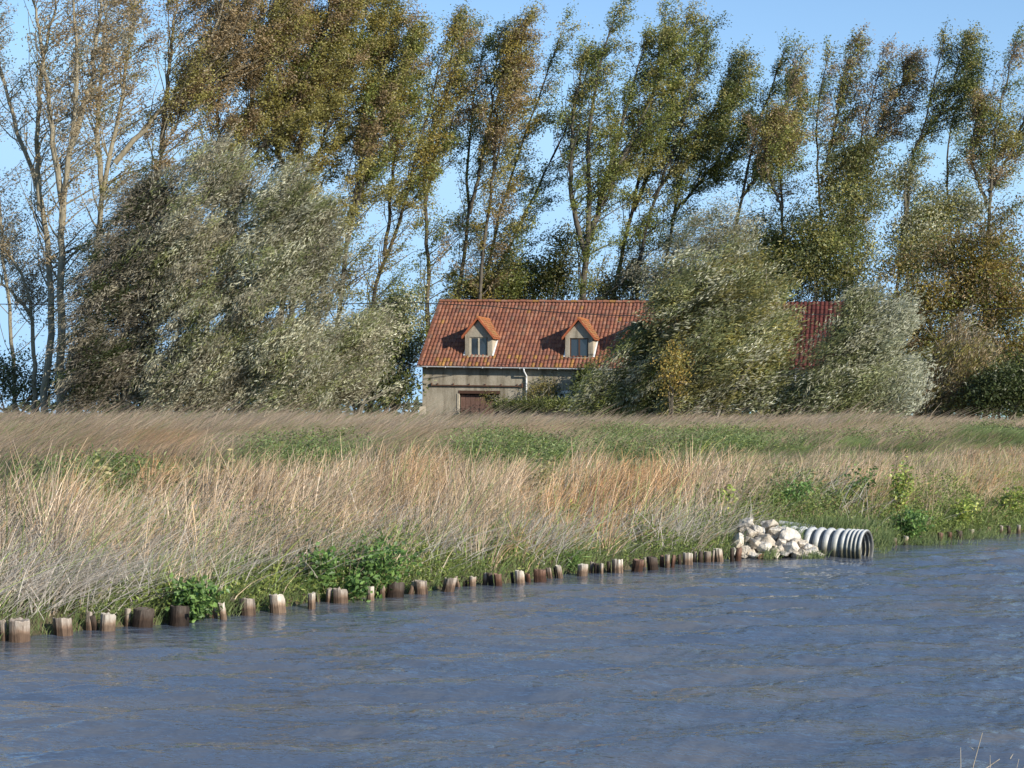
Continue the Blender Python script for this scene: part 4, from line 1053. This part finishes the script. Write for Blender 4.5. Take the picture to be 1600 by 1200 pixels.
# patches as (px, py, rx, ry): green low vegetation, orange grass, dark brown seed heads
GREENP = [(30, 745, 60, 30), (165, 765, 50, 28), (420, 705, 90, 12), (470, 715, 60, 10), (770, 700, 70, 26), (850, 710, 40, 25), (1000, 692, 90, 28), (1120, 690, 90, 24), (1235, 690, 45, 12), (1330, 684, 30, 8),
          (1420, 685, 26, 9), (1545, 675, 70, 14), (1250, 780, 50, 22), (1180, 800, 30, 14), (520, 690, 50, 8)]
ORANGEP = [(230, 700, 70, 45), (900, 790, 130, 50), (1000, 750, 80, 40), (830, 850, 70, 40), (1350, 760, 120, 45), (1560, 740, 70, 60), (110, 740, 60, 50), (640, 760, 60, 40)]
def patch(px, py, L):
    v = np.zeros_like(px)
    for a, b_, rx, ry in L: v = np.maximum(v, np.clip(1.35 - ((px - a) / rx) ** 2 - ((py - b_) / ry) ** 2, 0, 1))
    return v
def rough_patch(px, py, L, B):
    return patch(px, py, L) * np.clip((noise2(B[:, 0], B[:, 1], 81, .9) * .6 + noise2(B[:, 0], B[:, 1], 82, 2.6) * .7 - .36) * 4, 0, 1)
STRAW = np.array([(.50, .41, .30), (.44, .36, .27), (.56, .48, .37), (.36, .29, .22)])
PALE = np.array([(.56, .50, .43), (.48, .43, .37), (.62, .57, .49)])
TAN = np.array([(.46, .31, .17), (.40, .26, .14), (.52, .37, .21)])
ORNG = np.array([(.44, .24, .10), (.50, .29, .13), (.36, .19, .09)])
PINK = np.array([(.41, .31, .215), (.36, .265, .18), (.46, .36, .25), (.28, .21, .145)])
GRN = np.array([(.14, .19, .04), (.19, .24, .06), (.10, .14, .035), (.25, .27, .08)])
GRN2 = np.array([(.17, .22, .08), (.20, .24, .10), (.12, .17, .06)])
def choose(A, n, rng): return A[rng.integers(0, len(A), n)]
def mixc(a, b_, f): return a * (1 - f[:, None]) + b_ * f[:, None]

def slope_grass():
    rng = np.random.default_rng(71)
    g = Geo()
    B, U, S = scatter(56000, -4, 34, .2, 5.0, rng, .85)
    # the stems stand in tufts that fan out a little
    nt_ = len(B) // 13
    tid = rng.integers(0, nt_, len(B)); off = rng.normal(0, .085, (len(B), 2))
    B[:, :2] = B[tid, :2] + off; B[:, 2] = ground(B[:, 0], B[:, 1]) - .02; S = S[tid]
    th_ = rng.uniform(.62, 1.35, nt_)[tid]; tl_ = rng.normal(0, .2, (nt_, 2))[tid]; tc_ = rng.uniform(.7, 1.25, nt_)[tid]
    cl = noise2(B[:, 0], B[:, 1], 31, .45) * .75 + noise2(B[:, 0], B[:, 1], 32, 1.6) * .6
    keep = rng.uniform(0, 1, len(B)) < np.clip((cl - .28) * 2.4, .12, 1)
    B, S, off, th_, tl_, tc_ = B[keep], S[keep], off[keep], th_[keep], tl_[keep], tc_[keep]
    n = len(B)
    px, py = proj(B + np.array([0, 0, .45]))
    gp = rough_patch(px, py, GREENP, B)
    right_ = np.clip((px - 1140) / 60, 0, 1)
    h = th_ * rng.uniform(.55, 1.1, n) * (.85 + .4 * noise2(B[:, 0], B[:, 1], 33, 1.8)) * (1 - .45 * gp) * (1 - .45 * right_) * np.clip(.55 + S * .5, .5, 1) * np.interp(S, [0, 1.5, 5], [1, 1, .62]) * (.72 + .5 * noise2(B[:, 0], B[:, 1], 61, .9))
    # nothing tall in front of the rock heap and pipe
    mask = (px > 1138) & (px < 1392) & (B[:, 1] < 30.6)
    off, tl_, tc_ = off[~mask], tl_[~mask], tc_[~mask]
    B = B[~mask]; h = h[~mask]; S = S[~mask]; px = px[~mask]; py = py[~mask]; gp = gp[~mask]; right_ = right_[~mask]; n = len(B)
    op = np.clip(patch(px, py, ORANGEP) + (noise2(B[:, 0], B[:, 1], 35, 2.2) - .5) * .8, 0, 1)
    c0 = choose(PALE, n, rng); c1 = choose(TAN, n, rng)
    st = rng.uniform(0, 1, n)
    c1 = mixc(choose(PINK, n, rng) * 1.15, c1, (st < .65).astype(float))
    c0 = mixc(c0, choose(STRAW, n, rng), (st > .5).astype(float))
    c1 = mixc(c1, choose(ORNG, n, rng) * 1.1, op * (rng.uniform(0, 1, n) < .7))
    c0 = mixc(c0, choose(TAN, n, rng), op * .8)
    pk = right_ * (rng.uniform(0, 1, n) < .55); c0 = mixc(c0, choose(PINK, n, rng) * 1.1, pk); c1 = mixc(c1, choose(PINK, n, rng) * 1.3, pk)
    gr = (rng.uniform(0, 1, n) < (.10 + .6 * gp + .16 * right_ + .35 * (S < .9)))
    c0[gr] = choose(GRN, gr.sum(), rng) * 1.3; c1[gr] = choose(GRN2, gr.sum(), rng) * 1.3
    lean0 = .17 + .36 * noise2(B[:, 0], B[:, 1], 36, 3.0)
    lean = np.stack([lean0 + rng.normal(0, .18, n), rng.normal(0, .14, n), np.zeros(n)], 1)
    lean[:, :2] += off * 1.6 + tl_
    wild = rng.uniform(0, 1, n) < .10
    lean[wild] += rng.normal(0, .6, (wild.sum(), 3)) * [1, .6, 0]
    w = rng.uniform(.007, .019, n) * (1 - .25 * right_)
    dark = (tc_ * rng.uniform(.55, 1.25, n) * (.75 + .5 * noise2(B[:, 0], B[:, 1], 38, .5)))[:, None]
    Cn = blades(g, B, h, lean, w, 3, c0 * dark * 1.38, c1 * dark * 1.32, p=1.45, rng=rng)
    # feathery seed heads on the upper third
    m_ = rng.choice(n, 30000); t = rng.uniform(.0, 1, 30000)[:, None]
    P = Cn[m_, 2] * (1 - t) + Cn[m_, 3] * t
    ok = ~gr[m_]; P = P[ok]; m_ = m_[ok]
    leaves(g, P, rng.uniform(.06, .15, len(P)), rng.uniform(.006, .014, len(P)), unit(lean[m_] + [0.3, 0, .8]), c1[m_] * rng.uniform(.8, 1.2, (len(m_), 1)), .35, rng)
    tag(g.build('dry_reed_grass', M['grass']), 'tall dry straw-coloured grass leaning right on the canal bank', 'grass', kind='stuff')
slope_grass()

def fallen_stems():
    rng = np.random.default_rng(72)
    g = Geo()
    # matted, criss-crossed pale stems low on the bank
    for (px, py, n, sx, sy) in [(60, 940, 2600, 90, 32), (250, 900, 700, 90, 30), (400, 880, 500, 90, 25), (640, 870, 600, 60, 25), (1010, 850, 700, 60, 20), (840, 870, 700, 60, 18), (1130, 840, 120, 30, 18), (1290, 790, 120, 60, 18)]:
        X, Y = hit(px, py)
        k = Y / FPX
        q = np.stack([X + rng.normal(0, sx * k, n), Y + rng.normal(0, sy * k * 3, n)], 1)
        q = q[sdist(q[:, 0], q[:, 1]) > .12]; m_ = len(q)
        z = ground(q[:, 0], q[:, 1]) + rng.uniform(.02, .32, m_)
        B = np.stack([q[:, 0], q[:, 1], z], 1)
        lean = np.stack([rng.normal(.9, .9, m_), rng.normal(-.1, .35, m_), np.zeros(m_)], 1)
        c = choose(PALE, m_, rng) * rng.uniform(.7, 1.2, (m_, 1))
        blades(g, B, rng.uniform(.25, .65, m_), lean, rng.uniform(.006, .014, m_), 3, c, c, p=1.1, rng=rng)
    tag(g.build('fallen_reed_stems', M['grass']), 'matted pale broken reed stems low on the bank', 'grass', kind='stuff')
    # yellow-green arching reed leaves
    g = Geo()
    for (px, py, n) in [(1160, 830, 9), (1190, 820, 6), (95, 830, 5), (190, 860, 8), (270, 905, 7), (730, 800, 10), (600, 830, 7), (1320, 790, 14), (1400, 800, 16), (1480, 780, 12), (1560, 770, 14), (420, 920, 8), (860, 760, 8), (1090, 720, 6), (1440, 740, 9), (500, 860, 7)]:
        X, Y = hit(px, py); k = Y / FPX
        B = np.stack([X + rng.normal(0, 14 * k, n), Y + rng.normal(0, .3, n), np.zeros(n)], 1); B[:, 2] = ground(B[:, 0], B[:, 1])
        lean = np.stack([rng.uniform(.5, 1.4, n), rng.normal(0, .3, n), np.zeros(n)], 1)
        c = np.array([(.42, .42, .10), (.50, .48, .16), (.34, .38, .09)])[rng.integers(0, 3, n)]
        blades(g, B, rng.uniform(.5, 1.05, n), lean, rng.uniform(.014, .024, n), 6, c * .8, c, p=2.0, rng=rng)
    tag(g.build('arching_reed_leaves', M['grass']), 'yellow-green reed leaves arching over the dry grass', 'grass', kind='stuff')
fallen_stems()

def field_grass():
    rng = np.random.default_rng(73)
    g = Geo()
    B, U, S = scatter(80000, -8, 50, 4.2, 24, rng, 1.35)
    n = len(B)
    px, py = proj(B + np.array([0, 0, .25]))
    gp = rough_patch(px, py, GREENP, B)
    op = np.clip(patch(px, py, ORANGEP), 0, 1)
    h = rng.uniform(.28, .62, n) * (.75 + .6 * noise2(B[:, 0], B[:, 1], 41, 2.5)) * (1 - .3 * gp)
    h = h * np.where((S < 8.5), .72, .95)
    band = np.clip(1 - np.abs(S - 6.4) / 2.8, 0, 1) * (.5 + .8 * noise2(B[:, 0], B[:, 1], 62, 2.0))
    c0 = choose(PINK, n, rng) * .8; c1 = choose(PINK, n, rng) * 1.2
    c1 = mixc(c1, choose(TAN, n, rng), (noise2(B[:, 0], B[:, 1], 42, 1.3) > .5) * .6)
    c1 = mixc(c1, choose(ORNG, n, rng), op * .6)
    gn = noise2(B[:, 0], B[:, 1], 43, 2.2)
    gr = rng.uniform(0, 1, n) < np.clip(.08 + .9 * gp + (gn > .62) * .28 + .5 * band, 0, 1)
    c0[gr] = choose(GRN, gr.sum(), rng); c1[gr] = choose(GRN2, gr.sum(), rng) * 1.35
    dk = ((.55 + .75 * noise2(B[:, 0], B[:, 1], 50, 1.1)) * rng.uniform(.8, 1.25, n) * (1 - .35 * band))[:, None]
    lean = np.stack([.75 + .4 * noise2(B[:, 0], B[:, 1], 44, 2.0) + rng.normal(0, .2, n), rng.normal(0, .15, n), np.zeros(n)], 1)
    blades(g, B, h, lean, rng.uniform(.008, .017, n) * (B[:, 1] / 32), 2, c0 * dk, c1 * dk, p=1.4, rng=rng)
    tag(g.build('meadow_grass', M['grass']), 'windblown brown and green grass on top of the bank', 'grass', kind='stuff')
    g = Geo()
    n0 = 85000
    Y = 36 + (96 - 36) * rng.uniform(0, 1, n0) ** .8; X = rng.uniform(-.33, .34, n0) * Y
    s = sdist(X, Y); ok = s > 20; X, Y, s = X[ok], Y[ok], s[ok]
    n = len(X)
    B = np.stack([X, Y, ground(X, Y) - .02], 1)
    c0 = choose(PINK, n, rng) * .8; c1 = choose(PINK, n, rng) * 1.25
    c1 = mixc(c1, choose(STRAW, n, rng), (noise2(X, Y, 45, 4.0) > .5) * .5)
    px, py = proj(B + np.array([0, 0, .25])); gp = rough_patch(px, py, GREENP, B)
    gr = rng.uniform(0, 1, n) < np.clip(.05 + .9 * gp + .2 * (noise2(X, Y, 46, 5.) > .6), 0, 1)
    c0[gr] = choose(GRN, gr.sum(), rng) * .9; c1[gr] = choose(GRN2, gr.sum(), rng)
    lean = np.stack([.8 + .3 * noise2(X, Y, 47, 5.0) + rng.normal(0, .2, n), rng.normal(0, .15, n), np.zeros(n)], 1)
    dk = (.62 + .65 * noise2(X, Y, 49, 2.4))[:, None]; tall = rng.uniform(0, 1, n) < .05
    blades(g, B, rng.uniform(.3, .7, n) * (.55 + .85 * noise2(X, Y, 48, 2.2)) * np.where(tall, 1.9, 1), lean, rng.uniform(.012, .024, n) * (Y / 45), 2, c0 * dk, c1 * dk, p=1.4, rng=rng)
    tag(g.build('distant_meadow_grass', M['grass']), 'pinkish brown combed grass of the far meadow before the trees', 'grass', kind='stuff')
field_grass()

def undergrowth():
    rng = np.random.default_rng(74)
    g = Geo()
    # leafy weeds along the foot of the bank
    B, U, S = scatter(22000, -4, 36, .05, 1.9, rng, 1.3)
    px, py = proj(B)
    dens = .40 + .7 * noise2(B[:, 0], B[:, 1], 51, .8) + .6 * ((px > 170) & (px < 720)) + .25 * (px > 1370) - .2 * ((px < 120)) - .15 * ((px > 760) & (px < 960))
    keep = rng.uniform(0, 1, len(B)) < np.clip((dens - .45) * 1.6, 0, 1)
    keep &= ~((px > 1142) & (px < 1385) & (B[:, 1] < 30.2))
    B = B[keep]; S = S[keep]
    n = len(B); m_ = 6
    hh = .12 + .40 * noise2(B[:, 0], B[:, 1], 52, .7) + .1 * S
    P = np.repeat(B, m_, 0) + rng.normal(0, .045, (n * m_, 3)); P[:, 2] = np.repeat(B[:, 2], m_) + rng.uniform(.02, 1, n * m_) * np.repeat(hh, m_)
    sh = np.repeat(rng.uniform(.7, 1.3, n), m_)[:, None]
    leaves(g, P, rng.uniform(.035, .085, n * m_), rng.uniform(.016, .04, n * m_), np.array([.6, -.2, .3]), choose(GRN, n * m_, rng) * sh * 1.15, .8, rng, True)
    # bright blades
    B2, _, S2 = scatter(15000, -4, 36, .02, 1.3, rng, 1.5)
    px2, _ = proj(B2); B2 = B2[~((px2 > 1142) & (px2 < 1385) & (B2[:, 1] < 30.2))]
    n2 = len(B2)
    c = choose(GRN2, n2, rng) * 1.25
    blades(g, B2, rng.uniform(.12, .4, n2), np.stack([rng.normal(.5, .35, n2), rng.normal(-.2, .25, n2), np.zeros(n2)], 1), rng.uniform(.006, .012, n2), 3, c * .8, c, rng=rng)
    # grass hanging between rocks and pipe
    for (x, y, d, sx, sy, k_) in [(130, 966, 19.3, 14, 4, 260), (190, 955, 19.6, 10, 4, 200), (345, 950, 20.3, 12, 4, 220), (455, 936, 21.6, 14, 4, 260), (520, 932, 22.0, 8, 4, 160), (665, 912, 23.6, 12, 3, 220), (745, 906, 24.3, 10, 3, 180), (845, 892, 25.6, 12, 3, 220), (935, 884, 26.6, 10, 3, 180), (1005, 874, 27.6, 10, 3, 180), (1090, 868, 28.6, 10, 3, 160), (1440, 846, 31.6, 30, 3, 420), (1530, 836, 33.4, 26, 3, 360), (1228, 832, 29.6, 16, 6, 700), (1245, 838, 29.3, 10, 5, 400), (1203, 866, 28.3, 8, 3, 160), (1270, 868, 28.3, 10, 2, 120), (1160, 852, 29, 8, 8, 200), (1380, 845, 29.6, 10, 10, 500), (1300, 818, 30.2, 40, 5, 900)]:
        q = np.array([W(x + rng.normal(0, sx), y + rng.normal(0, sy), d + rng.normal(0, .12)) for _ in range(k_)])
        q[:, 2] -= .05
        c = choose(GRN2, k_, rng) * 1.2
        blades(g, q, rng.uniform(.08, .2, k_), np.stack([rng.normal(.5, .4, k_), rng.normal(-.2, .3, k_), np.zeros(k_)], 1), rng.uniform(.006, .012, k_), 2, c * .8, c, rng=rng)
    # low leafy cover in the green patches on the crest
    for (a, b_, rx, ry) in GREENP:
        cnt = int(rx * ry * 1.1)
        for _ in range(max(3, cnt // 18)):
            th = rng.uniform(0, 6.28); r = math.sqrt(rng.uniform()) * .95
            X, Y = hit(a + rx * r * math.cos(th), b_ + ry * r * math.sin(th) + 6)
            if noise2(np.array([X]), np.array([Y]), 81, .9)[0] * .6 + noise2(np.array([X]), np.array([Y]), 82, 2.6)[0] * .7 < .44: continue
            k_ = 60
            rad = rng.uniform(.25, .6)
            q = rng.normal(0, 1, (k_, 3)) * [rad, rad, .0] + [X, Y, 0]
            q[:, 2] = ground(q[:, 0], q[:, 1]) + rng.uniform(.05, .42, k_) * rng.uniform(.6, 1.2)
            leaves(g, q, rng.uniform(.05, .11, k_), rng.uniform(.02, .04, k_), np.array([.7, -.1, .3]), choose(GRN if rng.uniform() < .45 else GRN2 * 1.35, k_, rng) * rng.uniform(.5, 1.25), .8, rng, True)
    tag(g.build('green_undergrowth', M['grass']), 'leafy green weeds growing along the foot of the bank', 'undergrowth', kind='stuff')
undergrowth()

def shrub(label, px, py, hm, wm, n, pal, seed, cat='plant', name='leafy_shrub', lean=.25, hang=False, leaf=(.09, .055)):
    rng = np.random.default_rng(seed)
    X, Y = hit(px, py)
    if hang: Y = CH * FPX / (py - HOR); X = (px - 800) * Y / FPX
    gz_ = float(ground(X, Y)) if not hang else .02
    org = (X, Y, gz_)
    root = empty(name, org, label, cat)
    gs, gl = Geo(), Geo()
    for s in range(max(5, n // 45)):
        a = rng.uniform(0, 6.28); tip = np.array([X + wm * .5 * math.cos(a) * rng.uniform(.2, 1) + lean * hm, Y + wm * .4 * math.sin(a), gz_ + hm * rng.uniform(.55, 1)])
        b0 = np.array([X + rng.normal(0, wm * .12), Y + (.15 if hang else 0) + rng.normal(0, wm * .1), gz_ - .05 + (.1 if hang else 0)])
        mid = (b0 + tip) / 2 + [-.05, 0, .05]
        Q = resample([b0, mid, tip], 7)
        tube(gs, Q, np.linspace(.009, .004, 7), 4, (.16, .15, .07))
        m_ = 45
        t = rng.uniform(.15, 1.05, m_) * 6; i = np.minimum(t.astype(int), 5)
        P = Q[i] + (Q[i + 1] - Q[i]) * (t - i)[:, None] + rng.normal(0, .05 + .05 * wm, (m_, 3))
        P[:, 2] = np.maximum(P[:, 2], .01)
        leaves(gl, P, rng.uniform(.7, 1.3, m_) * leaf[0] * .85, rng.uniform(.7, 1.2, m_) * leaf[1], np.array([.6, -.1, .1]), pick(pal, m_, rng) * rng.uniform(.7, 1.4, (m_, 1)), .8, rng)
    gs.build('stem', M['bark'], root, origin=org)
    gl.build('foliage', M['leaf'], root, origin=org)
VG = [(.07, .12, .03), (.10, .16, .04), (.05, .09, .025)]
VY = [(.16, .20, .04), (.24, .25, .06), (.10, .14, .03)]
shrub('bramble trailing over the posts into the water', 297, 972, .42, .55, 900, VG, 1, 'bramble', 'bramble', hang=True)
shrub('dark leafy nettle clump above the posts, left of centre', 575, 925, .62, .9, 1300, VG, 2, 'nettles', 'nettle_clump')
shrub('dark nettle clump left of the biggest one', 500, 925, .5, .6, 700, VG, 12, 'nettles', 'nettle_clump')
shrub('green nettles hanging between pale posts', 555, 942, .25, .3, 220, VG, 13, 'nettles', 'nettle_clump', hang=True)
shrub('upright green thistle in the middle of the dry grass', 752, 830, .75, .28, 420, VG, 3, 'thistle', 'thistle', lean=.05)
shrub('small thistle left of the upright thistle', 620, 790, .55, .25, 260, VG, 4, 'thistle', 'thistle', lean=.1)
shrub('yellow-green tall weed above the pipe', 1400, 815, 1.15, .45, 620, VY, 5, 'weed', 'tall_weed', lean=.12)
shrub('dense green nettles right of the pipe mouth', 1415, 848, .55, .7, 900, VG, 6, 'nettles', 'nettle_clump')
shrub('leafy weed near the right edge above the far posts', 1500, 825, .6, .6, 600, VY, 7, 'weed', 'tall_weed')
shrub('leafy weed behind the rock heap', 1225, 800, .5, .8, 500, VG, 8, 'weed', 'tall_weed')
shrub('bushy weed at the right edge of the bank', 1575, 810, .7, .7, 600, VY, 9, 'weed', 'tall_weed')
shrub('small dock plant among the left dry grass', 180, 850, .35, .3, 200, VG, 10, 'weed', 'dock_plant')
shrub('leafy dock on the bank left of the thistle', 500, 770, .4, .4, 220, VG, 11, 'weed', 'dock_plant')
shrub('small dock below the orange grass patch', 880, 830, .45, .3, 200, VY, 14, 'weed', 'dock_plant')
shrub('dark green rush tuft behind the pale posts', 893, 892, .3, .25, 120, VG, 15, 'rushes', 'rush_tuft', leaf=(.22, .014))

VP = [(.20, .19, .08), (.26, .22, .10), (.14, .15, .06)]
shrub('tall drying weed with yellowing leaves above the left posts', 130, 800, .9, .35, 300, VP, 21, 'weed', 'tall_weed', lean=.3)
shrub('drying dock with olive leaves near the left green band', 330, 790, .7, .3, 260, VP, 22, 'weed', 'dock_plant', lean=.35)
shrub('olive weed standing between the thistle and the orange grass', 840, 790, .8, .35, 300, VP, 23, 'weed', 'tall_weed', lean=.3)
shrub('yellowing weed just left of the white rock heap', 1110, 820, .7, .35, 300, VY, 24, 'weed', 'tall_weed', lean=.35)
shrub('dark weed growing between the pipe and the crest', 1330, 790, .7, .5, 400, VG, 25, 'weed', 'tall_weed', lean=.35)

# dead stems of the near bank, bottom right corner
def dead_weed():
    Yd = 5.2
    c = np.array((.46, .40, .31))
    org = (W(1560, 1200, Yd)[0], Yd, float(ground(W(1560, 1200, Yd)[0], Yd)))
    specs = [([(1500, 1420), (1506, 1260), (1522, 1172), (1535, 1145)], .0032), ([(1522, 1172), (1514, 1166)], .002), ([(1506, 1350), (1514, 1210), (1518, 1186), (1530, 1182), (1562, 1186)], .0032), ([(1545, 1420), (1548, 1240), (1547, 1180)], .0022),
             ([(1570, 1430), (1580, 1230), (1590, 1196), (1612, 1170)], .003), ([(1600, 1400), (1592, 1215), (1602, 1188), (1625, 1168)], .003), ([(1578, 1186), (1583, 1178)], .002), ([(1502, 1420), (1502, 1210), (1501, 1168)], .002),
             ([(1520, 1400), (1532, 1230), (1548, 1196)], .0022), ([(1560, 1400), (1577, 1212), (1592, 1186)], .0022)]
    root = empty('dead_weed', org, 'bleached dead weed stems in the bottom right corner of the near bank', 'weed')
    for sp, r in specs:
        P = np.array([W(x, y, Yd + .02 * i) for i, (x, y) in enumerate(sp)])
        if sp[0][1] > 1340: P[0, 2] = min(P[0, 2], float(ground(P[0, 0], P[0, 1])) - .03)
        g = Geo(); tube(g, resample(P, 12), np.linspace(r, r * .45, 12), 5, c * RNG.uniform(.8, 1.1))
        g.build('stem', M['bark'], root, origin=org)
dead_weed()
